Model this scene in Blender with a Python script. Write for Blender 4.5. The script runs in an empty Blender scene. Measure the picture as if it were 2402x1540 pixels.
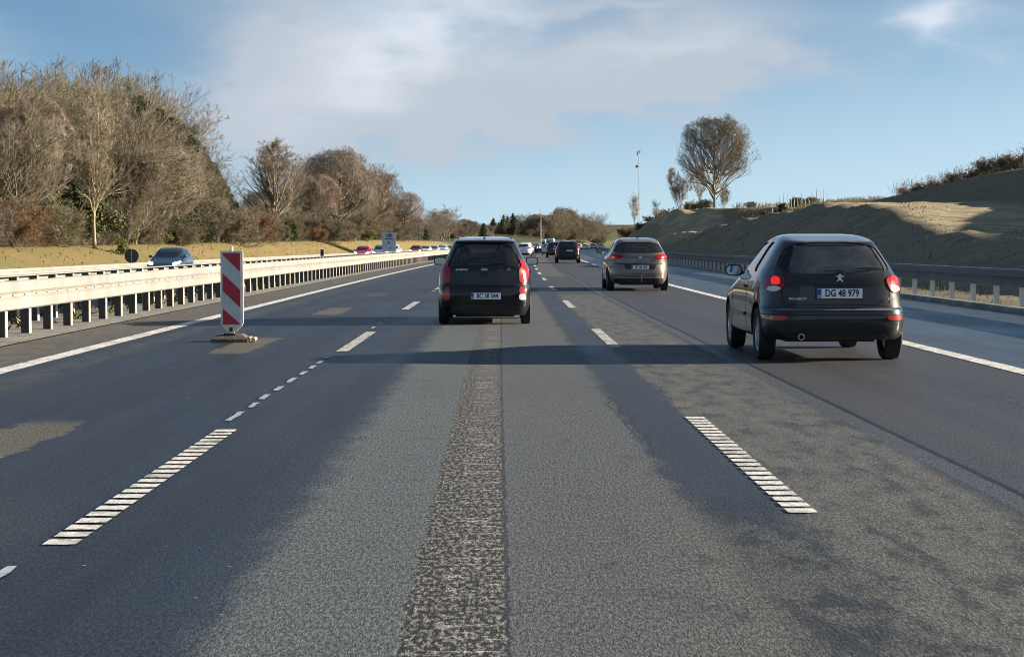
import bpy, bmesh, math, random
import numpy as np
from mathutils import Vector, Matrix
R = math.radians
random.seed(7)
C = bpy.context.scene.collection

# ------------------------------------------------------------------ camera
F_PX, HOR, VPX, CAMH = 4300.0, 573.0, 1160.0, 1.35      # measured on the photo at 2401 px width
cam = bpy.data.cameras.new('camera')
cam.sensor_width = 36; cam.lens = 36 * F_PX / 2401; cam.clip_end = 20000; cam.clip_start = .1
cob = bpy.data.objects.new('camera', cam); C.objects.link(cob)
cob.location = (0, 0, CAMH)
cob.rotation_euler = (R(90 - 2.62), 0, R(-.54))
bpy.context.scene.camera = cob
# ------------------------------------------------------------------ light
SUN_EL, SUN_AZ = R(14.5), R(84)          # azimuth measured from +Y towards +X
sc = bpy.context.scene
sc.cycles.filter_width = 1.05
sc.view_settings.view_transform = 'Standard'; sc.view_settings.look = 'None'
sc.view_settings.exposure = 1.50; sc.view_settings.gamma = 1
sun = bpy.data.lights.new('sun', 'SUN'); sun.energy = 5.0; sun.angle = R(.5); sun.color = (1, .89, .73)
so = bpy.data.objects.new('sun', sun); C.objects.link(so)
sd = Vector((math.sin(SUN_AZ) * math.cos(SUN_EL), math.cos(SUN_AZ) * math.cos(SUN_EL), math.sin(SUN_EL)))
so.rotation_euler = sd.to_track_quat('Z', 'Y').to_euler(); so.location = (60, 0, 60)


class NT:
    """tiny node helper"""
    def __init__(s, tree): s.t = tree; s.n = tree.nodes; s.l = tree.links
    def node(s, typ, **kw):
        n = s.n.new(typ)
        for k, v in kw.items(): setattr(n, k, v)
        return n
    def put(s, sock, v):
        if isinstance(v, bpy.types.NodeSocket): s.l.new(v, sock)
        elif v is not None:
            if isinstance(v, (tuple, list)) and sock.type == 'RGBA' and len(v) == 3: v = (*v, 1)
            sock.default_value = v
    def m(s, op, a, b=None, c=None, clamp=False):
        n = s.node('ShaderNodeMath', operation=op, use_clamp=clamp)
        s.put(n.inputs[0], a)
        if b is not None: s.put(n.inputs[1], b)
        if c is not None: s.put(n.inputs[2], c)
        return n.outputs[0]
    def ss(s, x, a, b, lo=0., hi=1.):
        n = s.node('ShaderNodeMapRange', interpolation_type='SMOOTHSTEP')
        s.put(n.inputs[0], x); s.put(n.inputs[1], a); s.put(n.inputs[2], b); s.put(n.inputs[3], lo); s.put(n.inputs[4], hi)
        return n.outputs[0]
    def mix(s, f, a, b, blend='MIX'):
        n = s.node('ShaderNodeMix', data_type='RGBA', blend_type=blend, clamp_factor=True)
        s.put(n.inputs[0], f); s.put(n.inputs[6], a); s.put(n.inputs[7], b)
        return n.outputs[2]
    def noise(s, vec, scale, detail=4, rough=.55, w=None, dist=0.):
        n = s.node('ShaderNodeTexNoise')
        if vec is not None: s.put(n.inputs['Vector'], vec)
        s.put(n.inputs['Scale'], float(scale)); s.put(n.inputs['Detail'], float(detail)); s.put(n.inputs['Roughness'], rough)
        s.put(n.inputs['Distortion'], dist)
        return n.outputs[0]
    def vec(s, x, y, z=0.):
        n = s.node('ShaderNodeCombineXYZ'); s.put(n.inputs[0], x); s.put(n.inputs[1], y); s.put(n.inputs[2], z)
        return n.outputs[0]
    def xyz(s, v):
        n = s.node('ShaderNodeSeparateXYZ'); s.put(n.inputs[0], v); return n.outputs
    def scale(s, v, sx, sy, sz=1.):
        n = s.node('ShaderNodeVectorMath', operation='MULTIPLY'); s.put(n.inputs[0], v); n.inputs[1].default_value = (sx, sy, sz)
        return n.outputs[0]


# ------------------------------------------------------------------ world
w = bpy.data.worlds.new('World'); sc.world = w; w.use_nodes = True
t = NT(w.node_tree); t.n.clear()
tc = t.node('ShaderNodeTexCoord').outputs['Generated']
nv = t.node('ShaderNodeVectorMath', operation='NORMALIZE'); t.put(nv.inputs[0], tc)
X, Y, Z = t.xyz(nv.outputs[0])
az = t.m('ARCTAN2', X, Y); el = t.m('ARCSINE', Z)
sky = t.node('ShaderNodeTexSky', sky_type='NISHITA')
sky.sun_disc = False; sky.sun_elevation = SUN_EL; sky.sun_rotation = SUN_AZ
sky.altitude = 50; sky.air_density = 1.0; sky.dust_density = .2; sky.ozone_density = 2.0
# the clean winter air: the band just above the horizon is as blue as the sky higher up
zz = t.m('MULTIPLY_ADD', t.m('MAXIMUM', Z, 0.), 1.5, .13)
t.put(sky.inputs[0], t.vec(X, Y, zz))
skyc = t.mix(1., sky.outputs[0], (.90, 1.05, 1.06), 'MULTIPLY')
cv = t.vec(t.m('MULTIPLY', az, 9.), t.m('MULTIPLY', el, 20.), 3.3)
n1 = t.noise(cv, 1.0, 5, .52, dist=.2)
n2 = t.noise(t.vec(t.m('MULTIPLY', az, 22.), t.m('MULTIPLY', el, 50.), 7.), 1.0, 4, .48, dist=.2)
wx = t.m('MULTIPLY_ADD', t.m('SUBTRACT', n1, .5), .11, az)
wy = t.m('MULTIPLY_ADD', t.m('SUBTRACT', n2, .5), .05, el)


def blob(px, py, sx, sy, rot=0.):
    a0 = (px - VPX) / F_PX; e0 = (HOR - py) / F_PX; c, s_ = math.cos(R(rot)), math.sin(R(rot))
    dx = t.m('SUBTRACT', wx, a0); dy = t.m('SUBTRACT', wy, e0)
    u = t.m('MULTIPLY', t.m('ADD', t.m('MULTIPLY', dx, c), t.m('MULTIPLY', dy, s_)), F_PX / sx)
    v = t.m('MULTIPLY', t.m('SUBTRACT', t.m('MULTIPLY', dy, c), t.m('MULTIPLY', dx, s_)), F_PX / sy)
    d = t.m('ADD', t.m('MULTIPLY', u, u), t.m('MULTIPLY', v, v))
    return t.m('EXPONENT', t.m('MULTIPLY', d, -1.))


def add(*a):
    r = a[0]
    for b in a[1:]: r = t.m('ADD', r, b)
    return r


def sc_(a, k): return t.m('MULTIPLY', a, k)


front = t.ss(Y, .3, .7)
bright = add(sc_(blob(960, 50, 250, 130, 25), .95), sc_(blob(760, 220, 200, 80, 15), .25), sc_(blob(2235, 66, 72, 62, 6), 1.1),
             sc_(blob(-40, 190, 150, 90, -20), .7), sc_(blob(1560, 110, 260, 30, 9), .25))
grey = add(sc_(blob(620, 130, 190, 230, 20), .9), sc_(blob(820, 250, 330, 130, 10), .8), sc_(blob(1480, 165, 430, 78, 9), 1.7), sc_(blob(1180, 290, 330, 60, 6), .75),
           sc_(blob(1500, 20, 330, 40, 0), .7), sc_(blob(950, 330, 260, 40, 8), .35), sc_(blob(2330, 80, 160, 80, 10), .3), sc_(blob(1000, 110, 600, 230, 5), .35))
tex = t.m('MULTIPLY_ADD', n2, 1.7, .12)
bm_ = t.m('MULTIPLY', t.m('MULTIPLY', bright, tex), front, clamp=True)
gm_ = t.m('MULTIPLY', t.m('MULTIPLY', grey, tex), front, clamp=True)
back = t.m('MULTIPLY', t.ss(n1, .45, .75), t.m('SUBTRACT', 1., front))     # scattered clouds over the rest of the sky
back = t.m('MAXIMUM', back, t.m('MULTIPLY', t.ss(n1, .5, .8), t.ss(el, .14, .3)))
hz = t.m('MULTIPLY', t.ss(t.m('SUBTRACT', el, t.m('MULTIPLY', az, .12)), .13, -.01), .5)
col = t.mix(hz, skyc, (4.9, 5.75, 6.2))
col = t.mix(t.m('MULTIPLY', gm_, .92), col, (3.3, 3.65, 4.15))
col = t.mix(t.m('MULTIPLY', bm_, .62), col, (5.8, 6.0, 6.4))
col = t.mix(t.m('MULTIPLY', back, .6), col, (4.6, 4.9, 5.4))
bg = t.node('ShaderNodeBackground'); t.put(bg.inputs[0], col); bg.inputs[1].default_value = .057
wo = t.node('ShaderNodeOutputWorld'); t.l.new(bg.outputs[0], wo.inputs[0])


# ------------------------------------------------------------------ helpers
def tag(o, label=None, cat=None, group=None, kind=None):
    if label: o['label'] = label
    if cat: o['category'] = cat
    if group: o['group'] = group
    if kind: o['kind'] = kind
    return o


def empty(name, loc=(0, 0, 0), rz=0., parent=None):
    o = bpy.data.objects.new(name, None); C.objects.link(o); o.location = loc; o.rotation_euler = (0, 0, rz); o.parent = parent
    o.empty_display_size = .2
    return o


def copy_tree(o, parent=None):
    c = o.copy(); C.objects.link(c); c.parent = parent
    for ch in list(o.children): copy_tree(ch, c)
    return c


def obj(name, me, mats=None, parent=None, smooth=None):
    o = bpy.data.objects.new(name, me); C.objects.link(o); o.parent = parent
    if mats is not None:
        for m_ in (mats if isinstance(mats, (list, tuple)) else [mats]): me.materials.append(m_)
    if smooth is not None: shade(me, smooth)
    return o


def shade(me, ang=35):
    me.shade_smooth()
    me.set_sharp_from_angle(angle=R(ang))


class MB:
    def __init__(s): s.v = []; s.f = []; s.mi = []
    def add(s, vs, fs, mi=0):
        b = len(s.v); s.v += [tuple(p) for p in vs]; s.f += [tuple(i + b for i in f) for f in fs]; s.mi += [mi] * len(fs); return s
    def box(s, c, d, rz=0., rx=0., mi=0):
        M = Matrix.Translation(c) @ Matrix.Rotation(rz, 4, 'Z') @ Matrix.Rotation(rx, 4, 'X')
        vs = [M @ Vector((x * d[0] / 2, y * d[1] / 2, z * d[2] / 2)) for x in (-1, 1) for y in (-1, 1) for z in (-1, 1)]
        return s.add(vs, [(0, 1, 3, 2), (4, 6, 7, 5), (0, 4, 5, 1), (2, 3, 7, 6), (0, 2, 6, 4), (1, 5, 7, 3)], mi)
    def cyl(s, p0, p1, r0, r1=None, n=12, mi=0, cap=True):
        p0 = Vector(p0); p1 = Vector(p1); r1 = r0 if r1 is None else r1
        q = (p1 - p0).to_track_quat('Z', 'Y')
        vs = [p + q @ Vector((r * math.cos(a), r * math.sin(a), 0)) for p, r in ((p0, r0), (p1, r1)) for a in [2 * math.pi * i / n for i in range(n)]]
        fs = [(i, (i + 1) % n, n + (i + 1) % n, n + i) for i in range(n)]
        if cap: fs += [tuple(range(n))[::-1], tuple(range(n, 2 * n))]
        return s.add(vs, fs, mi)
    def tube(s, pts, r, n=8, mi=0):
        for a, b in zip(pts, pts[1:]): s.cyl(a, b, r, n=n, mi=mi)
        return s
    def prism(s, poly, fn0, fn1, mi=0):
        n = len(poly); vs = [fn0(p) for p in poly] + [fn1(p) for p in poly]
        return s.add(vs, [tuple(range(n)), tuple(range(n, 2 * n))[::-1]] + [(i, n + i, n + (i + 1) % n, (i + 1) % n) for i in range(n)], mi)
    def lathe(s, prof, axis_o, n=32, mi=0):
        """prof: (x along axle, radius); axle along X"""
        k = len(prof); ox, oy, oz = axis_o
        vs = [(ox + p[0], oy + p[1] * math.cos(a), oz + p[1] * math.sin(a)) for a in [2 * math.pi * i / n for i in range(n)] for p in prof]
        fs = [(i * k + j, i * k + j + 1, ((i + 1) % n) * k + j + 1, ((i + 1) % n) * k + j) for i in range(n) for j in range(k - 1)]
        return s.add(vs, fs, mi)
    def mesh(s, name):
        me = bpy.data.meshes.new(name); me.from_pydata(s.v, [], s.f)
        for p, m_ in zip(me.polygons, s.mi): p.material_index = m_
        bm = bmesh.new(); bm.from_mesh(me); bmesh.ops.recalc_face_normals(bm, faces=bm.faces); bm.to_mesh(me); bm.free()
        return me
    def build(s, name, mats, parent=None, smooth=None): return obj(name, s.mesh(name), mats, parent, smooth)


def mat(name, base, rough=.6, metal=0., spec=.5, coat=0., var=0., vscale=5., bump=0., bscale=60., emis=None, es=0., dirt=None, sky_sheen=0.):
    m_ = bpy.data.materials.new(name); m_.use_nodes = True
    t = NT(m_.node_tree); p = t.n['Principled BSDF']
    p.inputs['Roughness'].default_value = rough; p.inputs['Metallic'].default_value = metal
    p.inputs['Specular IOR Level'].default_value = spec
    p.inputs['Coat Weight'].default_value = coat; p.inputs['Coat Roughness'].default_value = .05; p.inputs['Coat IOR'].default_value = 1.36
    tcn = t.node('ShaderNodeTexCoord').outputs['Object']
    colr = (*base, 1)
    if var:
        n_ = t.noise(tcn, vscale, 5, .6)
        f = t.ss(n_, .3, .7)
        colr = t.mix(f, tuple(c * (1 - var) for c in base), tuple(min(1, c * (1 + var)) for c in base))
    if dirt:
        n_ = t.noise(tcn, 3.5, 6, .65)
        colr = t.mix(t.m('MULTIPLY', t.ss(n_, .45, .7), dirt[1]), colr, dirt[0])
        t.put(p.inputs['Roughness'], t.m('MULTIPLY_ADD', t.ss(n_, .4, .75), .25, rough))
    if sky_sheen:
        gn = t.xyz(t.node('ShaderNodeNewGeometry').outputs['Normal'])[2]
        colr = t.mix(t.m('MULTIPLY', t.ss(gn, .80, .99), t.m('MULTIPLY_ADD', t.noise(tcn, 6., 5, .6), .5, sky_sheen)), colr, (.36, .41, .47))  # sky reflection painted as pale blue on upward-facing paint
    t.put(p.inputs['Base Color'], colr)
    if bump:
        b = t.node('ShaderNodeBump'); b.inputs['Strength'].default_value = bump; b.inputs['Distance'].default_value = .02
        t.put(b.inputs['Height'], t.noise(tcn, bscale, 5, .6)); t.l.new(b.outputs[0], p.inputs['Normal'])
    if emis:
        p.inputs['Emission Color'].default_value = (*emis, 1); p.inputs['Emission Strength'].default_value = es
    return m_


def glass(name, tint=(.5, .55, .55), gloss=(1, 1, 1), dust=.08):
    m_ = bpy.data.materials.new(name); m_.use_nodes = True
    t = NT(m_.node_tree); t.n.clear()
    tr = t.node('ShaderNodeBsdfTransparent'); tr.inputs[0].default_value = (*tint, 1)
    gl = t.node('ShaderNodeBsdfGlossy'); gl.inputs[0].default_value = (*gloss, 1); gl.inputs['Roughness'].default_value = .03
    fr = t.node('ShaderNodeFresnel'); fr.inputs[0].default_value = 1.52
    mx = t.node('ShaderNodeMixShader'); t.l.new(fr.outputs[0], mx.inputs[0]); t.l.new(tr.outputs[0], mx.inputs[1]); t.l.new(gl.outputs[0], mx.inputs[2])
    df = t.node('ShaderNodeBsdfDiffuse'); df.inputs[0].default_value = (.42, .45, .45, 1)
    m2 = t.node('ShaderNodeMixShader'); t.put(m2.inputs[0], t.m('MULTIPLY', t.noise(t.node('ShaderNodeTexCoord').outputs['Object'], 3., 4, .6), dust)); t.l.new(mx.outputs[0], m2.inputs[1]); t.l.new(df.outputs[0], m2.inputs[2])
    o = t.node('ShaderNodeOutputMaterial'); t.l.new(m2.outputs[0], o.inputs[0])
    return m_


def shf(z):
    """sideways shift of the curving motorway at distance z"""
    z = np.maximum(np.asarray(z, float), 0); zc = np.minimum(z, 1300)
    return zc ** 2 / 13500 + (z - zc) * 2 * 1300 / 13500


def sh(z): return float(shf(z))
def hd(z): return -math.atan(2 * min(max(z, 0), 900) / 13500)      # heading (rotation z) of the road there
def px2x(px, z): return (px - VPX) / F_PX * z
def px2h(py, z): return CAMH + (HOR - py) / F_PX * z


def oppz(u): return -.04 * max(0, -u - 9.2)


M = {}
M['rubber'] = mat('rubber', (.018, .018, .019), .85, var=.3, vscale=12)
M['rim'] = mat('rim_alloy', (.42, .43, .45), .35, .8, var=.2)
M['rim_dark'] = mat('rim_dark', (.12, .12, .13), .5, .3)
M['trim'] = mat('black_trim', (.02, .02, .022), .55, var=.25)
M['trim_grey'] = mat('grey_plastic', (.045, .047, .05), .6, var=.2)
M['inside'] = mat('car_interior', (.03, .032, .034), .85, var=.3)
M['inside_l'] = mat('car_seat_fabric', (.035, .038, .042), .9, var=.3)
M['gap'] = mat('panel_gap', (.006, .006, .006), .8)
M['chrome'] = mat('chrome', (.75, .76, .78), .18, .95)
M['redlens'] = mat('red_lens', (.30, .003, .005), .25, 0, .3, .5, var=.25, vscale=25)
M['redlit'] = mat('red_lens_lit', (.60, .008, .008), .25, 0, .3, .5, emis=(1, .04, .03), es=.22)
M['reflector'] = mat('red_reflector', (.35, .015, .02), .3, coat=1.)
M['whitelens'] = mat('clear_lens', (.6, .62, .66), .15, 0.1, coat=1.)
M['headlit'] = mat('headlight_lit', (.85, .85, .85), .2, emis=(1, .95, .82), es=2.2)
M['plate'] = mat('plate_white', (.88, .90, .93), .35)
M['plateblue'] = mat('plate_blue', (.02, .06, .35), .4)
M['platered'] = mat('plate_red', (.5, .03, .03), .4)
M['ink'] = mat('plate_ink', (.012, .014, .03), .5)
M['badge'] = mat('badge_metal', (.62, .62, .62), .25, .8)
M['glass'] = glass('window_glass', (.84, .90, .88), dust=.15)
M['glassd'] = glass('privacy_glass', (.22, .25, .25), dust=.07)
M['glassc'] = glass('clear_glass', (.8, .84, .82))
M['glassfar'] = mat('dark_glass', (.014, .018, .02), .06, spec=.7)


# ------------------------------------------------------------------ cars
def pchip(xs, ys, x):
    xs = np.asarray(xs, float); ys = np.asarray(ys, float); h = np.diff(xs); d = np.diff(ys) / h
    m_ = np.zeros(len(xs)); m_[0] = d[0]; m_[-1] = d[-1]
    for i in range(1, len(xs) - 1):
        if d[i - 1] * d[i] > 0:
            w1 = 2 * h[i] + h[i - 1]; w2 = h[i] + 2 * h[i - 1]
            m_[i] = (w1 + w2) / (w1 / d[i - 1] + w2 / d[i])
    x = np.clip(x, xs[0], xs[-1]); k = np.clip(np.searchsorted(xs, x, 'right') - 1, 0, len(xs) - 2)
    s = (x - xs[k]) / h[k]
    return (ys[k] * (1 + 2 * s) * (1 - s) ** 2 + h[k] * m_[k] * s * (1 - s) ** 2 + ys[k + 1] * s * s * (3 - 2 * s) + h[k] * m_[k + 1] * s * s * (s - 1))


class Shell:
    """body surface: a stack of plan outlines; rear edge yr(z), front edge yf(z), half width w(z)"""
    def __init__(s, rear, front, width, n=((0, 6), (2, 6))):
        s.pr, s.pf, s.pw, s.pn = [list(zip(*p)) for p in (rear, front, width, n)]
        s.z0 = rear[0][0]; s.z1 = rear[-1][0]; s.cache = {}
    def at(s, z):
        a = pchip(*s.pr, z); b = pchip(*s.pf, z)
        return float((a + b) / 2), float((b - a) / 2), float(pchip(*s.pw, z)), float(np.interp(z, *s.pn))
    def rear(s, x, z):
        yc, h, w_, n = s.at(z); q = min(abs(x) / w_, .9999); return Vector((x, yc - h * (1 - q ** n) ** (1 / n), z))
    def frnt(s, x, z):
        yc, h, w_, n = s.at(z); q = min(abs(x) / w_, .9999); return Vector((x, yc + h * (1 - q ** n) ** (1 / n), z))
    def side(s, y, z, sg=1):
        yc, h, w_, n = s.at(z); q = min(abs(y - yc) / h, .9999); return Vector((sg * w_ * (1 - q ** n) ** (1 / n), y, z))
    def ring(s, z, N, dw=0., dr=0., df=0., ymax=None):
        yc, h, w_, n = s.at(z); a = yc - h + dr; b = yc + h - df
        if ymax is not None: b = min(b, ymax)
        yc = (a + b) / 2; h = (b - a) / 2; w_ = w_ - dw
        th = np.linspace(0, 2 * np.pi, 1441); c, s_ = np.cos(th), np.sin(th)
        x = w_ * np.sign(c) * np.abs(c) ** (2 / n); y = yc + h * np.sign(s_) * np.abs(s_) ** (2 / n)
        L = np.r_[0, np.cumsum(np.hypot(np.diff(x), np.diff(y)))]
        q = np.linspace(0, L[-1], N, endpoint=False)
        return np.c_[np.interp(q, L, x), np.interp(q, L, y), np.full(N, z)]
    def wrap(s, t_, z):
        """t_: distance along the outline from the rear centre"""
        key = round(z, 3)
        if key not in s.cache:
            yc, h, w_, n = s.at(key); th = np.linspace(-np.pi / 2, np.pi / 2, 721); c, s_ = np.abs(np.cos(th)), np.sin(th)
            x = w_ * c ** (2 / n); y = yc + h * np.sign(s_) * np.abs(s_) ** (2 / n)
            s.cache[key] = (np.r_[0, np.cumsum(np.hypot(np.diff(x), np.diff(y)))], x, y)
        L, x, y = s.cache[key]; a = abs(t_)
        return Vector((math.copysign(float(np.interp(a, L, x)), t_), float(np.interp(a, L, y)), z))
    def levels(s, n):
        z = np.linspace(s.z0, s.z1, 900); a = pchip(*s.pr, z); b = pchip(*s.pf, z); c = pchip(*s.pw, z)
        L = np.r_[0, np.cumsum(np.sqrt(np.diff(z) ** 2 + np.diff(a) ** 2 + .5 * np.diff(b) ** 2 + np.diff(c) ** 2))]
        return np.interp(np.linspace(0, L[-1], n), L, z)
    def solid(s, name, N=110, nl=46, mats=None, **kw):
        zl = s.levels(nl); zr = kw.pop('zr', None)
        if zr: zl = zl[(zl > zr[0]) & (zl < zr[1])]; zl = np.r_[zr[0], zl, zr[1]]
        ym = kw.pop('ymaxf', None)
        vs = np.vstack([s.ring(z, N, ymax=ym(z) if ym else None, **kw) for z in zl])
        k = len(zl); fs = [(i * N + j, i * N + (j + 1) % N, (i + 1) * N + (j + 1) % N, (i + 1) * N + j) for i in range(k - 1) for j in range(N)]
        fs += [tuple(range(N))[::-1], tuple(range((k - 1) * N, k * N))]
        me = bpy.data.meshes.new(name); me.from_pydata([tuple(v) for v in vs], [], fs)
        for m_ in (mats or []): me.materials.append(m_)
        return me


def rnd(poly, it=2):
    for _ in range(it):
        q = []
        for a, b in zip(poly, poly[1:] + poly[:1]):
            q.append((a[0] * .8 + b[0] * .2, a[1] * .8 + b[1] * .2)); q.append((a[0] * .2 + b[0] * .8, a[1] * .2 + b[1] * .8))
        poly = q
    return poly


def patch(name, poly, fn, mats, parent, off=.004, thick=.012, step=.06, smooth=40, centre=None):
    """a plate of the outline poly(a,b) laid on the surface fn(a,b)"""
    bm = bmesh.new(); f = bm.faces.new([bm.verts.new((a, b, 0)) for a, b in poly])
    A = [p[0] for p in poly]; B = [p[1] for p in poly]
    for ax, lo, hi in ((0, min(A), max(A)), (1, min(B), max(B))):
        k = int((hi - lo) / step)
        for i in range(1, k + 1):
            c = lo + (hi - lo) * i / (k + 1); no = (1, 0, 0) if ax == 0 else (0, 1, 0)
            bmesh.ops.bisect_plane(bm, geom=bm.verts[:] + bm.edges[:] + bm.faces[:], plane_co=(c, c, 0), plane_no=no)
    e = .004; cen = Vector(centre or (0, 1.9, .7)); n0 = len(bm.verts); bm.verts.index_update()
    top, bot = [], []
    for v in bm.verts:
        a, b = v.co.x, v.co.y; p = fn(a, b)
        nn = (fn(a + e, b) - fn(a - e, b)).cross(fn(a, b + e) - fn(a, b - e))
        nn = nn.normalized() if nn.length > 1e-9 else Vector((0, -1, 0))
        if nn.dot(p - cen) < 0: nn = -nn
        top.append(p + nn * off); bot.append(p + nn * (off - thick))
    fs = [tuple(v.index for v in f.verts) for f in bm.faces]
    fs2 = [tuple(i + n0 for i in f)[::-1] for f in fs]
    ed = [(e_.verts[0].index, e_.verts[1].index) for e_ in bm.edges if len(e_.link_faces) == 1]
    bm.free()
    b_ = MB(); b_.add(top + bot, fs + fs2 + [(a, b, b + n0, a + n0) for a, b in ed])
    return b_.build(name, mats, parent, smooth)


def islands(me):
    n = len(me.vertices); par = list(range(n))
    def fd(a):
        while par[a] != a: par[a] = par[par[a]]; a = par[a]
        return a
    for e in me.edges: par[fd(e.vertices[0])] = fd(e.vertices[1])
    return len({fd(i) for i in range(n)})


def bool_cut(me, cutters, mats):
    want = 1
    for k in range(6):
        res = _bool(me, cutters, k)
        if islands(res) <= want and len(res.polygons) > .5 * len(me.polygons): return res
    print('BOOL FAIL', islands(res)); return res


def _bool(me, cutters, jit):
    o = bpy.data.objects.new('tmp', me); C.objects.link(o); tmp = []
    for cm in cutters:
        c = bpy.data.objects.new('cut', cm); C.objects.link(c); tmp.append(c); c.location = (.0007 * jit * len(tmp), .0011 * jit, .0017 * jit)
        md = o.modifiers.new('b', 'BOOLEAN'); md.operation = 'DIFFERENCE'; md.object = c; md.solver = 'EXACT'; md.material_mode = 'TRANSFER'
    dg = bpy.context.evaluated_depsgraph_get(); dg.update()
    res = bpy.data.meshes.new_from_object(o.evaluated_get(dg))
    for c in tmp + [o]: bpy.data.objects.remove(c)
    return res


def text_mesh(txt, size, depth=.001, sx=1.):
    cu = bpy.data.curves.new('txt', 'FONT'); cu.body = txt; cu.size = size; cu.align_x = 'CENTER'; cu.align_y = 'CENTER'
    cu.extrude = depth; cu.offset = size * .022; cu.resolution_u = 3
    o = bpy.data.objects.new('txt', cu); C.objects.link(o)
    dg = bpy.context.evaluated_depsgraph_get(); dg.update()
    me = bpy.data.meshes.new_from_object(o.evaluated_get(dg))
    bpy.data.objects.remove(o)
    me.transform(Matrix.Diagonal((sx, 1, 1, 1)))
    return me


UP = Matrix.Rotation(R(90), 4, 'X')       # text standing up, read from -Y


def wheel(parent, x, y, r, wd, alloy=True, lod=0, spokes=5):
    sg = 1 if x > 0 else -1
    e = empty('wheel', (x, y, r), 0, parent)
    b = MB(); h = wd / 2; k = r * .66
    b.lathe([(-h * .8, k), (-h, r * .80), (-h * .97, r * .93), (-h * .8, r * .985), (0, r), (h * .8, r * .985), (h * .97, r * .93), (h, r * .80), (h * .8, k)], (0, 0, 0), 20 if lod else 36)
    b.build('tyre', M['rubber'], e, 40)
    b = MB(); s = sg
    b.lathe([(s * h * .82, k * 1.01), (s * h * .7, k * .93), (-s * h * .6, k * .88), (-s * h * .6, .02)], (0, 0, 0), 20 if lod else 32)
    if not lod:
        for i in range(spokes):
            a = 2 * math.pi * i / spokes + .3
            d = Vector((0, math.cos(a), math.sin(a))); q = Vector((0, -math.sin(a), math.cos(a)))
            pts = []
            for rr, ww in ((.03, .035), (k * .93, .028)):
                for xx in (h * .45, h * .75):
                    for tt in (-1, 1): pts.append(d * rr + q * ww * tt + Vector((s * xx, 0, 0)))
            b.add(pts, [(0, 1, 3, 2), (4, 6, 7, 5), (0, 4, 5, 1), (2, 3, 7, 6), (0, 2, 6, 4), (1, 5, 7, 3)])
        b.cyl((s * h * .4, 0, 0), (s * h * .78, 0, 0), .045, n=12)
    else:
        b.cyl((s * h * .3, 0, 0), (s * h * .7, 0, 0), k * .8, n=14)
    b.build('rim', M['rim'] if alloy else M['rim_dark'], e, 35)
    return e


def plate(parent, S, x, z, txt, mats_txt, off=.02, lod=0):
    c = S.rear(x, z); y = min(S.rear(x - .25, z).y, S.rear(x + .25, z).y, c.y, S.rear(x, z - .055).y, S.rear(x, z + .055).y) - off
    b = MB(); b.box((0, .006, 0), (.535, .012, .128), mi=1); b.box((0, -.002, 0), (.505, .008, .108), mi=0)
    if not lod: b.box((-.228, -.0065, 0), (.048, .003, .1), mi=2)
    p = b.build('license_plate', [M['plate'], M['trim'], M['plateblue']], parent); p.location = (x, y, z)
    if not lod:
        me = text_mesh(txt, .110, .0012, .76); me.transform(UP)
        o = obj('plate_text', me, M['ink'], p); o.location = (.026, -.008, 0)
        me = text_mesh('DK', .03, .001, .9); me.transform(UP); o = obj('country_code', me, M['plate'], p); o.location = (-.228, -.009, -.03)
    return p


def mirror(parent, S, sg, y, z, paint, sz=1., glassmat=None, round_=True):
    p = S.side(y, z, sg)
    b = MB()
    n, k = 14, 8; vs = []; fs = []
    ex = 3.0 if round_ else 5.0
    cx = p.x + sg * .13 * sz; cy = y; cz = z + .03
    for i in range(k + 1):
        ph = math.pi / 2 * i / k; rr = math.cos(ph) ** .7 if i < k else .02; yy = .09 * math.sin(ph)
        for j in range(n):
            a = 2 * math.pi * j / n; ca, sa = math.cos(a), math.sin(a)
            vs.append((cx + .105 * sz * rr * math.copysign(abs(ca) ** (2 / ex), ca), cy + yy, cz + .068 * sz * rr * math.copysign(abs(sa) ** (2 / ex), sa)))
    for i in range(k):
        for j in range(n): fs.append((i * n + j, i * n + (j + 1) % n, (i + 1) * n + (j + 1) % n, (i + 1) * n + j))
    fs.append(tuple(range(n))); fs.append(tuple(range(k * n, (k + 1) * n)))
    b.add(vs, fs)
    b.add(*_wedge(Vector((p.x - sg * .02, y + .03, z - .02)), Vector((p.x + sg * .07, y + .04, z + .0)), .05))
    o = b.build('mirror', paint, parent, 50)
    b = MB(); vs = [(cx + .088 * sz * math.copysign(abs(math.cos(a)) ** (2 / ex), math.cos(a)), cy - .004, cz + .053 * sz * math.copysign(abs(math.sin(a)) ** (2 / ex), math.sin(a))) for a in [2 * math.pi * j / 16 for j in range(16)]]
    vs2 = [(v[0], v[1] + .003, v[2]) for v in vs]
    b.add(vs + vs2, [tuple(range(16)), tuple(range(16, 32))[::-1]] + [(i, (i + 1) % 16, 16 + (i + 1) % 16, 16 + i) for i in range(16)])
    b.build('mirror_glass', glassmat or M['chrome_m'], o)
    return o


def _wedge(a, b, r):
    vs = []
    for p in (a, b):
        for dy, dz in ((-r * .5, -r * .6), (r * .5, -r * .6), (r * .5, r * .6), (-r * .5, r * .6)): vs.append((p.x, p.y + dy, p.z + dz))
    return vs, [(0, 1, 2, 3), (7, 6, 5, 4), (0, 4, 5, 1), (1, 5, 6, 2), (2, 6, 7, 3), (3, 7, 4, 0)]


M['chrome_m'] = mat('mirror_glass', (.6, .65, .7), .05, 1.)


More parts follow.
